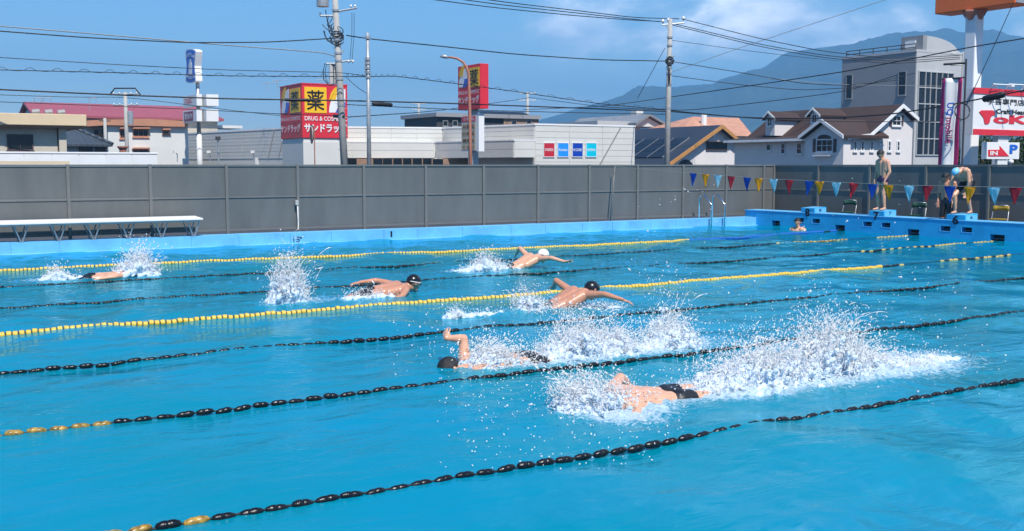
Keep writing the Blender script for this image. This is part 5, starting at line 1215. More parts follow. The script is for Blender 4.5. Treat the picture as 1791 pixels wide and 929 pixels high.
wire('thick black cable at fence-sign height from the left edge to the middle pole', [(-60, 154, 56), (200, 166, 58), (400, 173, 60), (600, 176, 63), (760, 180, 66), (980, 188, 70), (1166, 195, 73.7)], 0.042, box=[((497, 174.5, 61.5), (549, 175.5, 62.3), 0.09), ((651, 181.5, 63), (686, 184, 64), 0.13)])
wire('thin cable sagging across the red hall roof', [(-60, 176, 70), (150, 184, 70), (330, 191, 69), (480, 199, 66), (600, 203, 64)], 0.022, box=[((583, 203, 64.2), (602, 204, 63.6), 0.10)])
wire('thin pale cable above the red hall roof at left', [(-60, 164, 80), (120, 170, 82), (222, 170, 84), (420, 195, 88), (600, 214, 92)], 0.024)
wire('black cable from the tall concrete pole over the slim pole to the middle pole', [(606, 62, 64), (645, 68, 62.2), (780, 82, 65), (900, 95, 68), (1050, 105, 71), (1164, 107, 73.8)], 0.034)
wire('lowest of three cables coming from the top centre to the middle pole', [(740, -3, 62), (860, 13, 65), (1000, 27, 69), (1100, 35, 72), (1160, 38, 73.6)], 0.028)
wire('middle of three cables coming from the top centre to the middle pole', [(770, -6, 62), (880, 9, 65), (1010, 23, 69), (1100, 33, 72), (1153, 38, 73.6)], 0.028)
wire('highest of three cables coming from the top centre to the middle pole', [(820, -5, 62), (900, 6, 65), (1020, 20, 69), (1110, 31, 72), (1188, 33, 74)], 0.028)
wire('highest cable running down right from the middle pole to the office building pole', [(1192, 33, 74), (1330, 68, 76), (1440, 90, 78), (1560, 103, 79), (1679, 97, 80)], 0.028)
wire('second cable running down right from the middle pole to the office building pole', [(1172, 40, 74), (1330, 78, 76), (1440, 97, 78), (1560, 108, 79), (1679, 100, 80)], 0.028)
wire('third cable running down right from the middle pole to the office building pole', [(1172, 43, 74), (1330, 82, 76), (1440, 101, 78), (1560, 112, 79), (1679, 103, 80)], 0.028)
wire('thin cable right of the middle pole sinking behind the office building', [(1170, 70, 74), (1300, 88, 78), (1400, 100, 82), (1471, 107, 100)], 0.018)
wire('cable from the coil on the middle pole down to the white house', [(1170, 107, 74), (1290, 126, 75), (1400, 146, 76), (1480, 150, 78), (1570, 140, 80)], 0.026)
wire('lower cable from the middle pole toward the office glazing', [(1170, 132, 74), (1290, 148, 75), (1400, 158, 76), (1500, 153, 79), (1600, 128, 84)], 0.024)
wire('long cable rising from the distant pole to the upper right corner', [(915, 192, 120), (1060, 186, 90), (1200, 166, 74), (1340, 146, 66), (1480, 125, 60), (1600, 102, 56), (1700, 82, 53), (1850, 58, 50)], 0.030)
wire('thick cable with a black splice box and a coil over the craft shop sign', [(1166, 193, 74), (1300, 206, 70), (1440, 208, 64), (1560, 200, 58), (1660, 184, 52), (1720, 172, 49), (1860, 145, 45)], 0.036, box=[((1719, 174, 48.9), (1757, 165, 48), 0.15)])
t = thing('cable_coil_loop', 'round black loop of spare cable hanging beside the white mast', 'cable', P(1683, 209, 50.5))
MB().tube([P(1683+13*math.cos(a*math.pi/8), 195-14*math.sin(a*math.pi/8), 50.5) for a in range(17)], 0.03, 5).build('loop', M['cable'], t)
wire('cable looping from the slim pole right to the middle pole with spiral hangers', [(645, 134, 62.2), (690, 133, 63), (780, 144, 65), (900, 160, 68), (1050, 182, 71), (1166, 192, 73.8)], 0.024, coil=(1.0, 0.15))
wire('thin cable from the concrete pole to the slim pole below its bands', [(606, 135, 64), (645, 165, 62.2)], 0.018, sag=0.1)
wire('thin cable low behind the slim pole running right to the store', [(606, 205, 64), (760, 195, 80), (922, 172, 129)], 0.03)
wire('cable low over the store roof from the concrete pole to the middle pole', [(606, 183, 64), (800, 192, 68), (1000, 197, 72), (1166, 200, 73.8)], 0.026)
wire('thin grey guy wire slanting down left from the middle pole', [(1163, 84, 74), (1115, 172, 76)], 0.02)
wire('thin faint wire slanting across the clouds to the top right', [(1170, 128, 90), (1290, 85, 85), (1560, -4, 75)], 0.022, 'cablegrey')
wire('thin stay wire hanging from the orange sign board beside the mast', [(1771, 8, 50), (1725, 110, 51), (1690, 185, 52)], 0.018)
wire('pale thin cable across the grey office building to the white house', [(1341, 137, 80), (1480, 149, 82), (1610, 150, 84), (1690, 152, 84)], 0.018, 'cablegrey')
wire('dark cable low across the brown roof of the white house', [(1166, 195, 74), (1340, 209, 68), (1480, 213, 66), (1620, 213, 64), (1700, 211, 62)], 0.024)
wire('cable crossing in front of the mountain toward the far right', [(922, 170, 129), (1060, 188, 100), (1200, 194, 90), (1340, 178, 85), (1480, 160, 82), (1570, 131, 80)], 0.03)

# ================================================================== mountains and air
def mountains():
    prof = [(600, 0), (760, 2), (820, 20), (900, 48), (945, 74), (1010, 95), (1087, 115), (1115, 126), (1145, 131), (1190, 138), (1245, 139), (1290, 152), (1329, 165), (1341, 172), (1373, 189), (1406, 197), (1438, 200), (1477, 204), (1548, 207), (1631, 212), (1680, 213), (1725, 220), (1757, 212), (1790, 208), (1900, 222), (2100, 215), (2400, 190), (2900, 150), (3600, 60), (4200, 0)]
    px = np.concatenate([np.linspace(600, 1900, 420), np.linspace(1910, 4200, 160)]); el = np.interp(px, [p[0] for p in prof], [p[1] for p in prof])
    rad = np.linspace(1500, 4300, 90); rg = np.random.default_rng(2)
    def fbm(x, y):
        z = np.zeros_like(x); a = 1.0; s = 1/420
        for o in range(6):
            th = rg.uniform(0, 6.28); ph = rg.uniform(0, 6.28, 2)
            u = (x*math.cos(th)+y*math.sin(th))*s; v = (-x*math.sin(th)+y*math.cos(th))*s
            z += a*(1-np.abs(np.sin(u*3.1+ph[0]+1.3*np.sin(v*2.3+ph[1]))))*np.cos(v*1.7+ph[0])**2; a *= 0.52; s *= 1.9
        return z
    PXg, R = np.meshgrid(px, rad); E_ = np.tile(el, (len(rad), 1))
    lat = (PXg-W/2)/F
    x = FW.x*R+RT.x*lat*R; y = FW.y*R+RT.y*lat*R
    t_ = np.clip((R-1500)/(3400-1500), 0, 1); sh = t_*t_*(3-2*t_); bk = np.clip((4300-R)/900, 0, 1); bk = bk*bk*(3-2*bk)
    hgt = E_/F*3400*sh*bk
    nz = fbm(x, y); nz -= nz.mean()
    hgt = hgt*(1+0.20*nz*np.clip((3400-R)/900, 0, 1))+nz*10*np.clip(E_/60, 0, 1)
    V = np.stack([x, y, hgt+GZ-2], -1).reshape(-1, 3); n = len(px); m_ = len(rad)
    i = np.arange(m_-1)[:, None]*n+np.arange(n-1)[None, :]
    me = np_mesh('mountains', V, np.stack([i, i+1, i+n+1, i+n], -1).reshape(-1, 4))
    o = link('mountains', me, mat('mountain_forest', (0.04, 0.062, 0.03), 0.9, 0.6, 0.02, 0.0)); o['kind'] = 'structure'
mountains()
mb = MB(); mb.box(-5100, -5100, GZ-1.5, 5100, 5100, 455)
hz = bpy.data.materials.new('haze'); hz.use_nodes = True; hz.node_tree.nodes.clear()
ho = hz.node_tree.nodes.new('ShaderNodeOutputMaterial'); hv = hz.node_tree.nodes.new('ShaderNodeVolumePrincipled')
hv.inputs['Color'].default_value = (0.21, 0.56, 1.0, 1); hv.inputs['Density'].default_value = 0.00038; hv.inputs['Anisotropy'].default_value = 0.0
hz.node_tree.links.new(hv.outputs[0], ho.inputs['Volume'])
o = mb.build('haze', hz); o['kind'] = 'stuff'
# ================================================================== people
def capsule(mb, p0, r0, p1, r1, n=12):
    p0 = Vector(p0); p1 = Vector(p1); d = p1-p0; L_ = d.length; d = d/L_ if L_ > 1e-6 else Vector((0, 0, 1))
    a = d.cross(Vector((0, 0, 1)) if abs(d.z) < 0.9 else Vector((1, 0, 0))).normalized(); b = d.cross(a); prof = []
    for i in range(6): th = math.pi/2*(1-i/5); prof.append((-r0*math.sin(th), max(r0*math.cos(th), r0*0.02)))
    for i in range(6): th = math.pi/2*i/5; prof.append((L_+r1*math.sin(th), max(r1*math.cos(th), r1*0.02)))
    vs = []; fs = []
    for h, r in prof: vs += [p0+d*h+(a*math.cos(2*math.pi*j/n)+b*math.sin(2*math.pi*j/n))*r for j in range(n)]
    for i in range(11): fs += [(i*n+j, i*n+(j+1) % n, (i+1)*n+(j+1) % n, (i+1)*n+j) for j in range(n)]
    fs += [tuple(range(n-1, -1, -1)), tuple(range(11*n, 12*n))]
    mb.add(vs, fs)
def remeshed(name, src_me, voxel, smooth=4, fac=0.5):
    o = bpy.data.objects.new('temporary', src_me); COL.objects.link(o)
    r = o.modifiers.new('r', 'REMESH'); r.mode = 'VOXEL'; r.voxel_size = voxel; r.use_smooth_shade = True
    if smooth: s = o.modifiers.new('s', 'SMOOTH'); s.factor = fac; s.iterations = smooth
    dg = bpy.context.evaluated_depsgraph_get(); dg.update()
    me = bpy.data.meshes.new_from_object(o.evaluated_get(dg)); me.name = name
    bpy.data.objects.remove(o); bpy.data.meshes.remove(src_me)
    me.polygons.foreach_set('use_smooth', np.ones(len(me.polygons), dtype=bool)); me.materials.clear()
    return me
def hand(mb, w, el, dirv, side, spread=0.25, curl=0.25):
    w = Vector(w); d = Vector(dirv).normalized(); lat = d.cross((Vector(w)-Vector(el)).normalized()+Vector((0.13, 0.07, 0.31))).normalized()*side; nrm = lat.cross(d).normalized()*side
    for o_ in (-0.022, 0.0, 0.022): capsule(mb, w+lat*o_*0.6, 0.021, w+d*0.085+lat*o_, 0.015, 8)
    for k_, ln in enumerate((0.066, 0.080, 0.075, 0.058)):
        o_ = (-0.033+0.022*k_); b0 = w+d*0.088+lat*o_; d1 = (d+lat*(k_-1.5)*spread*0.3-nrm*curl*0.5).normalized(); b1 = b0+d1*ln*0.55; d2 = (d1-nrm*curl).normalized()
        capsule(mb, b0, 0.0105, b1, 0.0098, 7); capsule(mb, b1, 0.0098, b1+d2*ln*0.5, 0.0085, 7)
    t0 = w+d*0.03-lat*0.03; t1 = t0+(d*0.6-lat*0.8).normalized()*0.045; capsule(mb, t0, 0.013, t1, 0.0115, 7); capsule(mb, t1, 0.0115, t1+(d-lat*0.3).normalized()*0.03, 0.0095, 7)
def person(label, org, fwd, J, skin, voxel=0.010, cap=None, hair=False, suit=None, suit_len=0.10, goggles=False, suit_extra=None):
    org = Vector(org); f = Vector((fwd[0], fwd[1], 0)).normalized(); l = Vector((-f.y, f.x, 0))
    t = thing('person', label, 'person', org, 'swimmers at the pool')
    g = {k_: f*v[0]+l*v[1]+UPZ*v[2] for k_, v in J.items() if len(v) == 3}
    mb = MB(); hd = g['head']; fd_ = g['face'].normalized()
    ch, pv = g['chest'], g['pelvis']
    for s in 'LR':
        sh, hp = g['sh'+s], g['hip'+s]
        capsule(mb, sh*0.62+ch*0.38, 0.088, hp*0.8+pv*0.2+(ch-pv)*0.12, 0.085)
        capsule(mb, sh*0.75+ch*0.25-(ch-pv)*0.10, 0.082, (sh*0.55+hp*0.45), 0.070)
        capsule(mb, sh, 0.062, g['el'+s], 0.043); capsule(mb, sh.lerp(g['el'+s], 0.25), 0.058, sh.lerp(g['el'+s], 0.55), 0.050)
        capsule(mb, g['el'+s], 0.042, g['wr'+s], 0.028); capsule(mb, g['el'+s].lerp(g['wr'+s], 0.15), 0.043, g['el'+s].lerp(g['wr'+s], 0.4), 0.038)
        hdv = g.get('hd'+s, (g['wr'+s]-g['el'+s])); hand(mb, g['wr'+s], g['el'+s], hdv, 1 if s == 'L' else -1, *(J.get('spread', (0.25, 0.25))))
        kn, an = g['kn'+s], g['an'+s]
        capsule(mb, hp, 0.090, kn, 0.056); capsule(mb, hp.lerp(kn, 0.1), 0.092, hp.lerp(kn, 0.4), 0.078)
        capsule(mb, kn, 0.054, an, 0.036); capsule(mb, kn.lerp(an, 0.18)-f*0.012, 0.056, kn.lerp(an, 0.42)-f*0.01, 0.048)
        to = g['to'+s]; capsule(mb, an-UPZ*0.02, 0.036, to, 0.024); capsule(mb, an-(to-an).normalized()*0.03-UPZ*0.035, 0.030, to+l*0.012, 0.022)
    capsule(mb, ch-(ch-pv)*0.1, 0.105, pv, 0.108); capsule(mb, g['shL'], 0.058, g['shR'], 0.058); capsule(mb, g['hipL'], 0.095, g['hipR'], 0.095)
    upv = (hd-ch).normalized(); up_h = (upv-fd_*upv.dot(fd_)); up_h = up_h.normalized() if up_h.length > 0.1 else UPZ
    sd = up_h.cross(fd_).normalized()
    capsule(mb, ch+(hd-ch)*0.15, 0.062, hd-up_h*0.06-fd_*0.015, 0.054)
    capsule(mb, hd-fd_*0.018+up_h*0.025, 0.094, hd+fd_*0.018+up_h*0.02, 0.088)
    capsule(mb, hd+fd_*0.02-up_h*0.03, 0.072, hd+fd_*0.045-up_h*0.085, 0.042)
    capsule(mb, hd+fd_*0.088+up_h*0.01, 0.010, hd+fd_*0.108-up_h*0.028, 0.014)
    for s in (-1, 1): capsule(mb, hd+sd*s*0.088-fd_*0.005-up_h*0.025, 0.014, hd+sd*s*0.094-fd_*0.012+up_h*0.012, 0.018)
    me = remeshed('body', mb.mesh('body'), voxel, 4)
    body = link('body', me, M[skin], t)
    for s in (-1, 1):
        e = hd+fd_*0.092+sd*s*0.033+up_h*0.008
        if not goggles:
            m_ = MB(); capsule(m_, e-sd*0.006, 0.0085, e+sd*0.006, 0.0085, 8); link('eye', m_.mesh('eye', smooth=True), M['hair'], t)
        else:
            m_ = MB(); capsule(m_, e-sd*0.012, 0.019, e+sd*0.014, 0.018, 10); link('goggle_lens', m_.mesh('goggle_lens', smooth=True), M['lens'], t)
    m_ = MB(); c = hd+fd_*0.092-up_h*0.058; capsule(m_, c-sd*0.018, 0.007, c+sd*0.018, 0.007, 8); link('mouth', m_.mesh('mouth', smooth=True), M['lip'], t)
    if goggles:
        m_ = MB(); ring = [hd+up_h*0.018+fd_*0.108*math.cos(a*math.pi/10)+sd*0.108*math.sin(a*math.pi/10) for a in range(21)]; m_.tube(ring, 0.006, 5); link('goggle_strap', m_.mesh('goggle_strap', smooth=True), M['swhite'], t)
    cm = cap or ('hair' if hair else None)
    if cm:
        bm = bmesh.new(); bmesh.ops.create_icosphere(bm, subdivisions=4, radius=1.0)
        ax = (up_h*0.92-fd_*0.38).normalized(); dl = [v for v in bm.verts if (f_ := v.co.dot(ax)) < (-0.16 if not hair else -0.22+0.06*math.sin(9*v.co.x+7*v.co.y))]
        bmesh.ops.delete(bm, geom=dl, context='VERTS')
        for v in bm.verts:
            c = v.co.copy(); n_ = 1.0+(0.012*math.sin(23*c.x+11*c.z)*math.sin(19*c.y) if not hair else 0.03*math.sin(31*c.x+5)*math.sin(27*c.y+17*c.z))
            v.co = hd-fd_*0.004+up_h*0.024+(sd*c.dot(sd)*0.101+fd_*c.dot(fd_)*0.113+up_h*c.dot(up_h)*0.105)*n_
        m2 = bpy.data.meshes.new('cap'); bm.to_mesh(m2); bm.free(); m2.polygons.foreach_set('use_smooth', [True]*len(m2.polygons))
        o = link('swim_cap' if cap else 'hair', m2, M[cm], t); md = o.modifiers.new('t', 'SOLIDIFY'); md.thickness = 0.006
    if suit:
        m_ = MB(); e = 0.007
        capsule(m_, g['hipL'], 0.095+e, g['hipR'], 0.095+e); capsule(m_, pv, 0.108+e, pv+(ch-pv)*0.10, 0.106+e)
        for s in 'LR':
            hp, kn = g['hip'+s], g['kn'+s]; d = (kn-hp).length; k_ = min(0.95, suit_len/d)
            capsule(m_, hp*0.8+pv*0.2, 0.095+e, hp.lerp(kn, 0.05), 0.092+e)
            if k_ > 0.15: capsule(m_, hp, 0.092+e, hp.lerp(kn, k_), 0.092-(0.092-0.056)*k_+e+0.004)
        link('swimsuit', remeshed('swimsuit', m_.mesh('swimsuit'), 0.011, 3), M[suit], t)
    return t
def at_lane(px, lane): return (lp(px, lane, 520), LANE[lane], 0.0)
RF, LF = (1, 0), (-1, 0)
fly = dict(pelvis=(-0.50, 0, -0.03), chest=(0, 0, 0.17), head=(0.21, 0, 0.20), face=(0.9, 0, -0.45),
           shR=(0.0, -0.20, 0.17), elR=(0.08, -0.47, 0.20), wrR=(0.19, -0.70, 0.15), hdR=(0.5, -0.8, -0.25),
           shL=(0.0, 0.20, 0.18), elL=(-0.05, 0.46, 0.30), wrL=(0.04, 0.66, 0.20), hdL=(0.5, 0.8, -0.3),
           hipL=(-0.56, 0.09, -0.07), hipR=(-0.56, -0.09, -0.07), knL=(-0.98, 0.10, -0.22), knR=(-0.98, -0.10, -0.22), anL=(-1.38, 0.08, -0.14), anR=(-1.38, -0.08, -0.14), toL=(-1.52, 0.08, -0.12), toR=(-1.52, -0.08, -0.12))
person('butterfly swimmer with black cap, arms spread, in front of the yellow mid-pool rope', at_lane(1012, 's4'), RF, fly, 'skin', 0.011, cap='capk', suit='suit')
f3 = dict(fly, spread=(1.1, 0.1), wrR=(0.24, -0.66, 0.14), hdR=(0.7, -0.6, 0.1), elL=(-0.02, 0.44, 0.32))
person('butterfly swimmer with white cap reaching right in the lane beyond', at_lane(933, 's3'), RF, f3, 'skin2', 0.011, cap='capw', suit='suit')
f2 = dict(fly, chest=(0, 0, 0.09), head=(0.22, 0, 0.15), face=(0.95, 0, -0.2), pelvis=(-0.5, 0, 0.03), shR=(0, -0.19, 0.08), elR=(-0.13, -0.36, 0.02), wrR=(-0.36, -0.40, -0.04), hdR=(-0.8, 0, -0.1),
          shL=(0, 0.19, 0.11), elL=(-0.20, 0.40, 0.17), wrL=(-0.45, 0.40, 0.16), hdL=(-0.9, 0.1, -0.1), hipL=(-0.56, 0.09, 0), hipR=(-0.56, -0.09, 0), knL=(-0.98, 0.1, -0.1), knR=(-0.98, -0.1, -0.1), anL=(-1.35, 0.08, -0.05), anR=(-1.35, -0.08, -0.05))
person('swimmer with black cap and goggles, head up, arms sweeping back before the tall splash', at_lane(700, 's2'), RF, f2, 'skin', 0.011, cap='capk', suit='suit', goggles=True)
f1 = dict(f2, chest=(0, 0, 0.03), head=(0.22, 0, 0.0), face=(0.6, 0, -0.8), pelvis=(-0.5, 0, 0.02), elR=(-0.16, -0.34, 0.08), wrR=(-0.40, -0.36, 0.06), shL=(0, 0.19, 0.05), elL=(0.2, 0.3, 0.05), wrL=(0.44, 0.3, -0.06), hdL=(0.9, 0, -0.2))
person('swimmer farthest left, only a tanned arm and back showing between two splashes', (*at_lane(214, 's1')[:2], -0.045), RF, f1, 'skin2', 0.012, cap='capk', suit='suit')
free = dict(pelvis=(-0.53, 0, 0.045), chest=(0, 0, 0.03), head=(0.25, 0.0, 0.045), face=(0.55, 0.15, -0.8),
            shR=(0.0, -0.18, 0.09), elR=(-0.02, -0.23, 0.285), wrR=(0.18, -0.20, 0.31), hdR=(-0.3, -0.8, 0.35),
            shL=(0.03, 0.18, 0.0), elL=(0.26, 0.22, -0.10), wrL=(0.46, 0.20, -0.20), hdL=(0.9, 0, -0.3),
            hipL=(-0.60, 0.09, 0.03), hipR=(-0.60, -0.09, 0.04), knL=(-1.0, 0.10, -0.03), knR=(-1.0, -0.10, 0.0), anL=(-1.38, 0.10, 0.0), anR=(-1.38, -0.10, -0.10), toL=(-1.52, 0.1, 0.02), toR=(-1.52, -0.1, -0.12))
person('freestyle swimmer with black hair and one bent arm raised, swimming left', (*at_lane(828, 's5')[:2], -0.055), LF, free, 'skin2', 0.011, hair=True, suit='suit')
f6 = dict(free, chest=(0, 0, 0.07), pelvis=(-0.45, 0, 0.04), head=(0.25, 0.02, 0.0), hipL=(-0.52, 0.09, 0.03), hipR=(-0.52, -0.09, 0.04), shR=(-0.02, -0.18, 0.12), elR=(-0.22, -0.30, 0.19), wrR=(-0.40, -0.36, 0.05), hdR=(-0.7, -0.1, -0.5),
          shL=(0.02, 0.19, 0.03), elL=(0.16, 0.42, -0.07), wrL=(0.40, 0.46, -0.13), knL=(-0.93, 0.1, 0.02), knR=(-0.93, -0.1, 0.05), anL=(-1.3, 0.1, 0.03), anR=(-1.3, -0.1, -0.06))
person('nearest swimmer, back and bent shoulder showing between two white splashes', (*at_lane(1088, 's6')[:2], -0.065), LF, f6, 'skin2', 0.011, hair=True, suit='suit')
q = onz(1387, 404)
up = dict(pelvis=(0, 0, -0.42), chest=(0, 0, 0.03), head=(0.03, 0, 0.235), face=(1, 0.2, -0.1), shR=(0, -0.19, 0.02), elR=(0.10, -0.28, -0.20), wrR=(0.33, -0.12, -0.06), hdR=(0.6, 0.6, 0.1), shL=(0, 0.19, 0.02), elL=(0.10, 0.28, -0.2), wrL=(0.33, 0.16, 0.02), hdL=(0.5, -0.6, 0.1),
          hipL=(0, 0.09, -0.5), hipR=(0, -0.09, -0.5), knL=(0.1, 0.1, -0.9), knR=(0.1, -0.1, -0.9), anL=(-0.05, 0.1, -1.28), anR=(-0.05, -0.1, -1.28), toL=(0.08, 0.1, -1.33), toR=(0.08, -0.1, -1.33))
person('person standing shoulder-deep in the water at the end wall beside block 8', (q.x+0.3, q.y+0.1, 0), (-0.95, -0.3), up, 'skin2', 0.012, hair=True, suit='suit')
st = dict(pelvis=(-0.03, 0, 0.90), chest=(0.0, 0, 1.35), head=(0.075, 0, 1.545), face=(0.85, 0.1, -0.5), shR=(0.0, -0.195, 1.34), elR=(-0.03, -0.255, 1.06), wrR=(0.07, -0.22, 0.83), hdR=(0.15, 0.05, -1), shL=(0.0, 0.195, 1.34), elL=(-0.03, 0.255, 1.06), wrL=(0.08, 0.20, 0.83), hdL=(0.15, -0.05, -1),
          hipL=(-0.02, 0.09, 0.84), hipR=(-0.02, -0.09, 0.84), knL=(0.02, 0.09, 0.45), knR=(0.05, -0.10, 0.45), anL=(-0.03, 0.10, 0.075), anR=(0.01, -0.10, 0.075), toL=(0.13, 0.11, 0.028), toR=(0.17, -0.12, 0.028))
q = onx(1541, 366, PX1+0.2)
person('man in navy swim briefs standing on starting block 7 looking down', (PX1+0.2, 19.88, 0.622), (-0.97, 0.15), st, 'skin2', 0.011, hair=True, suit='suitn', suit_len=0.02)
be = dict(pelvis=(-0.20, 0, 0.88), chest=(0.08, 0, 1.13), head=(0.30, 0.0, 1.06), face=(0.5, 0, -0.85), shR=(0.08, -0.19, 1.10), elR=(0.16, -0.22, 0.82), wrR=(0.20, -0.13, 0.56), hdR=(0.2, 0.1, -1), shL=(0.08, 0.19, 1.10), elL=(0.10, 0.24, 0.82), wrL=(0.08, 0.15, 0.56), hdL=(0.2, -0.1, -1),
          hipL=(-0.19, 0.09, 0.82), hipR=(-0.19, -0.09, 0.82), knL=(0.0, 0.14, 0.47), knR=(0.16, -0.12, 0.48), anL=(-0.17, 0.14, 0.075), anR=(0.08, -0.13, 0.07), toL=(-0.02, 0.15, 0.03), toR=(0.23, -0.14, 0.025))
person('person in light blue cap bending forward on starting block 6, hands toward knees', (PX1+0.24, 17.36, 0.622), (-1, 0.0), be, 'skin2', 0.011, cap='capb', suit='suit', suit_len=0.30)
q = onx(1657, 330, 24.85)
st2 = dict(st, chest=(0.03, 0, 1.33), head=(0.10, 0, 1.50), face=(0.8, -0.2, -0.5))
person('person in long black swim tights standing on the deck behind block 6', (24.85, q.y, 0.052), (-1, -0.1), st2, 'skin', 0.012, hair=True, suit='suit', suit_len=0.38)

# ================================================================== splashes
def ico(sub):
    bm = bmesh.new(); bmesh.ops.create_icosphere(bm, subdivisions=sub, radius=1.0)
    V = np.array([v.co[:] for v in bm.verts]); Fc = np.array([[v.index for v in f.verts] for f in bm.faces]); bm.free(); return V, Fc
ICO1, ICO2 = ico(1), ico(2)
def blobs(C, S, tmpl, axis=None, stretch=None):
    V, Fc = tmpl; n = len(C); X = V[None]*S[:, None, None]
    if axis is not None:
        a = axis/np.linalg.norm(axis, axis=1)[:, None]; dp = (X*a[:, None]).sum(-1, keepdims=True); X = X+a[:, None]*dp*(stretch[:, None, None]-1)
    X = X+C[:, None]; return X.reshape(-1, 3), (Fc[None]+np.arange(n)[:, None, None]*len(V)).reshape(-1, 3)
def strands(Pt, R, sides=4):
    n, k, _ = Pt.shape; T = np.gradient(Pt, axis=1); T /= np.linalg.norm(T, axis=2, keepdims=True)+1e-9
    A = np.cross(T, np.array([0.31, 0.52, 0.11])); A /= np.linalg.norm(A, axis=2, keepdims=True)+1e-9; B = np.cross(T, A)
    an = np.arange(sides)*2*np.pi/sides
    V = Pt[:, :, None]+R[:, :, None, None]*(A[:, :, None]*np.cos(an)[None, None, :, None]+B[:, :, None]*np.sin(an)[None, None, :, None])
    idx = np.arange(n*k*sides).reshape(n, k, sides); a = idx[:, :-1]; b = idx[:, 1:]
    Q = np.stack([a, np.roll(a, -1, 2), np.roll(b, -1, 2), b], -1).reshape(-1, 4)
    return V.reshape(-1, 3), np.concatenate([Q[:, [0, 1, 2]], Q[:, [0, 2, 3]]])
def join(parts):
    V = []; Fc = []; n = 0
    for v, f in parts: V.append(v); Fc.append(f+n); n += len(v)
    return np.concatenate(V), np.concatenate(Fc)
def splash_mat():
    m = bpy.data.materials.new('splash_water'); m.use_nodes = True; N = m.node_tree.nodes; L = m.node_tree.links; N.clear()
    out = N.new('ShaderNodeOutputMaterial'); d = N.new('ShaderNodeBsdfDiffuse'); d.inputs['Color'].default_value = (0.975, 0.988, 1.0, 1)
    t_ = N.new('ShaderNodeBsdfTranslucent'); t_.inputs['Color'].default_value = (0.975, 0.99, 1.0, 1); x = N.new('ShaderNodeBsdfTransparent'); x.inputs['Color'].default_value = (0.97, 0.99, 1, 1)
    gm = N.new('ShaderNodeNewGeometry'); vs_ = N.new('ShaderNodeVectorMath'); vs_.operation = 'SCALE'; vs_.inputs['Scale'].default_value = 0.55; L.new(gm.outputs['Normal'], vs_.inputs[0]); va = N.new('ShaderNodeVectorMath'); va.operation = 'ADD'; va.inputs[1].default_value = (0, 0, 0.75); L.new(vs_.outputs[0], va.inputs[0]); vn = N.new('ShaderNodeVectorMath'); vn.operation = 'NORMALIZE'; L.new(va.outputs[0], vn.inputs[0]); L.new(vn.outputs[0], d.inputs['Normal'])   # light scatters many times in froth: soften its facets
    g = N.new('ShaderNodeBsdfGlossy'); g.inputs['Roughness'].default_value = 0.12
    a = N.new('ShaderNodeMixShader'); a.inputs[0].default_value = 0.35; L.new(d.outputs[0], a.inputs[1]); L.new(t_.outputs[0], a.inputs[2])
    b = N.new('ShaderNodeMixShader'); b.inputs[0].default_value = 0.26; L.new(a.outputs[0], b.inputs[1]); L.new(x.outputs[0], b.inputs[2])
    
    c = N.new('ShaderNodeMixShader'); c.inputs[0].default_value = 0.06; L.new(b.outputs[0], c.inputs[1]); L.new(g.outputs[0], c.inputs[2]); L.new(c.outputs[0], out.inputs['Surface'])
    return m
M['splash'] = splash_mat()
M['foamcore'] = mat('foam_white', (0.66, 0.78, 0.89), 0.45, 0.0, 30, 0.9, 60)
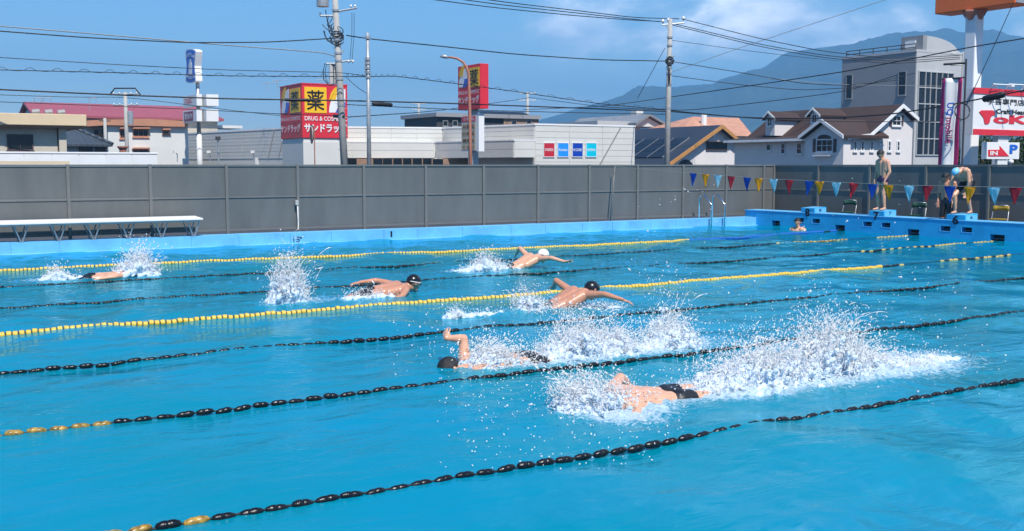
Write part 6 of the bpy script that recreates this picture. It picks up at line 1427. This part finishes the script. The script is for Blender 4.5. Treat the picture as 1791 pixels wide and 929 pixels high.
def splash(label, lane, outline, depth, nblob, nstr, ndrop, voxel=0.011, lean=(0, 0), seed=1, size=1.0, airy=0.5, over=1.25, dy=0.0, core=0.66):
    rg = np.random.default_rng(seed); Y = LANE[lane]+dy
    pts = [ony(px, py, Y) for px, py in outline]; X = np.array([p.x for p in pts]); Hh = np.maximum(np.array([p.z for p in pts]), 0.015)
    xs_ = np.linspace(X[0], X[-1], 400); Hs = np.interp(xs_, X, Hh)
    Hs = Hs*(1+0.16*np.sin(xs_*31+seed)*np.sin(xs_*17+2*seed)+0.10*np.sin(xs_*67+seed)); pr = (Hs+0.04); pr /= pr.sum()
    org = np.array([xs_.mean(), Y, 0.0])
    def base(n):
        x = rg.choice(xs_, n, p=pr)+rg.normal(0, 0.03, n); h = np.interp(x, xs_, Hs); y = Y+rg.normal(0, 0.5, n)*depth*(0.45+0.55*np.minimum(1, h/0.3)); return x, y, h
    t = thing('splash', label, 'splash', org); t['kind'] = 'stuff'
    def put(name, V, Fc, m): o = link(name, np_mesh(name, V-org, Fc), M[m], t); o['kind'] = 'stuff'
    # threads of water leave the surface in bundles that share a direction, arc over and break up
    nstr = int(nstr*0.5); nb = max(4, nstr//34); bx, by, bh = base(nb); bd = rg.normal(0, 0.30, (nb, 2))+np.array(lean); bs = rg.uniform(0.6, 1.12, nb)
    k = rg.integers(0, nb, nstr); sp_ = rg.normal(0, 1, (nstr, 2)); x = bx[k]+sp_[:, 0]*0.05; y = by[k]+sp_[:, 1]*0.045; h = np.interp(x, xs_, Hs)*bs[k]*rg.uniform(0.35, 1.05, nstr)
    d = bd[k]+rg.normal(0, 0.06, (nstr, 2))+sp_*0.16; K = 9; u = np.linspace(0, 1, K)[None]; t0 = rg.uniform(0.1, 0.9, nstr)[:, None]; t1 = np.minimum(1.12, t0+(0.07+0.38*rg.random(nstr)**2.2)[:, None]); tt = t0+(t1-t0)*u
    wob = 0.010*np.sin(tt*rg.uniform(5, 16, (nstr, 1))+rg.uniform(0, 6, (nstr, 1)))
    zz = h[:, None]*(2.0*tt-tt*tt)-0.01; px_ = x[:, None]+d[:, :1]*h[:, None]*tt+wob; py_ = y[:, None]+d[:, 1:]*h[:, None]*tt+wob[:, ::-1]
    r = (rg.lognormal(-5.75, 0.38, nstr)*size)[:, None]*np.sin(np.pi*np.clip(u*0.9+0.07, 0, 1))**0.6*(1+0.5*np.sin(11*u+rg.uniform(0, 6, (nstr, 1))))
    put('threads', *strands(np.stack([px_, py_, zz], -1), np.maximum(r, 0.0009)), 'splash')
    # fine froth thrown up with them
    nblob = int(nblob*0.55)
    x, y, h = base(nblob); z = h*rg.random(nblob)**(1.7-airy)*1.0-0.01; cl = rg.normal(0, 0.02, (nblob, 3))
    ax = np.stack([rg.normal(0, 0.6, nblob)+lean[0], rg.normal(0, 0.6, nblob), rg.uniform(0.3, 1.2, nblob)], 1)
    put('froth', *blobs(np.stack([x, y, z], 1)+cl, np.minimum(rg.lognormal(-5.72, 0.35, nblob), 0.0085)*size, ICO1, ax, rg.uniform(1, 3.2, nblob)), 'splash')
    # white aerated mass at the foot
    nc = int(nblob*0.16); x, y, h = base(nc); y = Y+(y-Y)*0.75; z = (h*core)*rg.random(nc)**1.35-0.025
    Vc, Fcc = blobs(np.stack([x, y, z], 1), rg.uniform(0.007, 0.017, nc)*size*(1.2-0.65*np.clip(z/np.maximum(h*core, 0.04), 0, 1)), ICO2, np.stack([rg.normal(0, 0.6, nc)+lean[0], rg.normal(0, 0.5, nc), np.ones(nc)*0.7], 1), rg.uniform(1, 2.2, nc))
    nm = int(nblob*0.16); x, y, h = base(nm); y = Y+(y-Y)*0.62; z = (h*core*0.88)*rg.random(nm)**1.1-0.03; rm = rg.uniform(0.018, 0.040, nm)*size*(1.15-0.55*np.clip(z/np.maximum(h*core, 0.04), 0, 1))
    z -= rm*0.3; Vm, Fm_ = blobs(np.stack([x, y, z], 1), rm, ICO2, np.stack([rg.normal(0, 0.6, nm)+lean[0], rg.normal(0, 0.5, nm), np.ones(nm)*0.7], 1), rg.uniform(1, 1.8, nm)); Vc, Fcc = join([(Vc, Fcc), (Vm, Fm_)])
    cme = remeshed('foam_core', np_mesh('foam_core', Vc-org, Fcc), voxel, 2, 0.5)
    o = link('foam_core', cme, M['foamcore'], t); o['kind'] = 'stuff'
    # loose drops
    x, y, h = base(ndrop); z = h*rg.random(ndrop)**0.8*over+0.02; sp = rg.normal(0, 1, (ndrop, 2))*0.10*(1+z[:, None])
    C = np.stack([x+sp[:, 0]+lean[0]*z*0.5, y+sp[:, 1], z+np.abs(rg.normal(0, 0.03, ndrop))], 1)
    s = np.minimum(rg.lognormal(-5.75, 0.45, ndrop), 0.010)*size
    ax = np.stack([rg.normal(0, 0.5, ndrop)+lean[0], rg.normal(0, 0.5, ndrop), rg.uniform(0.4, 1, ndrop)], 1)
    put('drops', *blobs(C, s, ICO1, ax, rg.uniform(1.0, 3.0, ndrop)), 'splash')
splash('largest white splash, kicked up behind the nearest swimmer', 's6', [(1196, 684), (1230, 658), (1262, 628), (1300, 600), (1330, 590), (1352, 606), (1375, 600), (1400, 588), (1420, 570), (1440, 545), (1460, 552), (1480, 590), (1510, 602), (1550, 618), (1600, 642), (1655, 676)], 0.38, 18000, 7000, 2800, 0.012, (0.25, 0), 1)
splash('white splash around the head and shoulder of the nearest swimmer', 's6', [(985, 694), (1003, 668), (1022, 652), (1042, 652), (1060, 662), (1080, 672), (1105, 684), (1130, 692)], 0.28, 4600, 2000, 900, 0.009, (-0.5, 0), 2, dy=0.0)
splash('white kick splash behind the swimmer with the raised arm', 's5', [(928, 628), (960, 595), (985, 568), (1005, 548), (1030, 560), (1058, 572), (1080, 562), (1102, 598), (1130, 602), (1160, 556), (1182, 543), (1197, 565), (1215, 612)], 0.34, 13000, 5000, 1600, 0.012, (0.2, 0), 3)
splash('fan of spray trailing behind the raised arm of the freestyle swimmer', 's5', [(812, 640), (822, 612), (840, 596), (862, 598), (882, 606), (905, 622), (940, 634)], 0.28, 3200, 2400, 900, 0.009, (0.7, 0), 4)
splash('tall narrow splash column behind the goggled swimmer', 's2', [(470, 520), (476, 480), (487, 456), (500, 444), (514, 436), (522, 458), (528, 490), (538, 520)], 0.22, 3400, 2000, 420, 0.013, (0.1, 0), 5, size=1.1, airy=0.9)
splash('low splash along the back of the goggled swimmer', 's2', [(600, 524), (625, 510), (650, 505), (680, 513), (705, 521)], 0.30, 1500, 500, 200, 0.012, (-0.2, 0), 6, size=1.2, dy=-0.15)
splash('splash behind the white capped swimmer', 's3', [(795, 476), (820, 466), (840, 448), (850, 438), (860, 448), (880, 462), (900, 463), (918, 474)], 0.35, 3200, 900, 300, 0.013, (0, 0), 7, size=1.35)
splash('thin splash left of the black capped butterfly swimmer', 's4', [(905, 545), (918, 515), (926, 500), (936, 518), (955, 530), (985, 540), (1000, 552)], 0.40, 1800, 900, 420, 0.011, (-0.2, 0), 8, size=1.1)
splash('low white splash under the chest of the black capped butterfly swimmer', 's4', [(985, 562), (1005, 548), (1030, 538), (1060, 536), (1085, 548)], 0.30, 1500, 700, 380, 0.011, (0.3, 0), 9, dy=-0.35)
splash('small curl of splash between the goggled swimmer and the raised arm', 's4', [(780, 552), (790, 536), (800, 530), (812, 544), (840, 551), (880, 556)], 0.25, 800, 450, 150, 0.011, (-0.2, 0), 10, size=1.1)
splash('splash at the head of the farthest left swimmer', 's1', [(196, 482), (204, 462), (218, 442), (240, 430), (258, 436), (268, 455), (276, 478)], 0.35, 2800, 1200, 300, 0.014, (0.25, 0), 11, size=1.45, airy=0.8)
splash('small splash at the feet of the farthest left swimmer', 's1', [(70, 490), (84, 474), (98, 464), (112, 470), (130, 484), (160, 489)], 0.35, 1500, 500, 140, 0.014, (0, 0), 12, size=1.4)
splash('thin fountain of drops rising right of the butterfly swimmer', 's5', [(1140, 590), (1152, 520), (1160, 470), (1168, 500), (1180, 545), (1190, 600)], 0.18, 150, 160, 420, 0.010, (0.0, 0), 13, dy=0.5)
splash('thin froth washing over the back of the freestyle swimmer with the raised arm', 's5', [(835, 634), (860, 628), (890, 632), (915, 636), (945, 640)], 0.26, 1200, 900, 400, 0.009, (0.5, 0), 15, dy=-0.08, core=0.4)
# single drops flying over the water and in front of the end wall
rg = np.random.default_rng(9); C = []; S = []
for (a, b, c, d, n, Z0, Z1) in ((1400, 300, 1640, 520, 60, 10, 14), (1100, 320, 1260, 470, 36, 10, 14), (1200, 470, 1700, 640, 170, 8.5, 11), (760, 640, 1200, 800, 420, 7.2, 9.2), (680, 560, 800, 650, 60, 9.5, 10.5), (1480, 560, 1760, 700, 80, 8, 9.5)):
    for _ in range(n):
        p = P(rg.uniform(a, c), rg.uniform(b, d), rg.uniform(Z0, Z1))
        if p.z > 0.015: C.append(p[:]); S.append(min(0.010, rg.lognormal(-5.6, 0.45)))
        else:
            q_ = onz(rg.uniform(a, c), rg.uniform(max(b, 560), d+20), 0.02)
            C.append((q_.x, q_.y, 0.016)); S.append(rg.uniform(0.0025, 0.006))
C = np.array(C); V, Fc = blobs(C, np.array(S), ICO1, rg.normal(0, 1, (len(C), 3)), rg.uniform(1, 1.8, len(C)))
o = link('flying_drops', np_mesh('flying_drops', V, Fc), M['splash']); props(o, 'scattered single water drops flying over the near lanes', 'water drops', None, 'stuff')
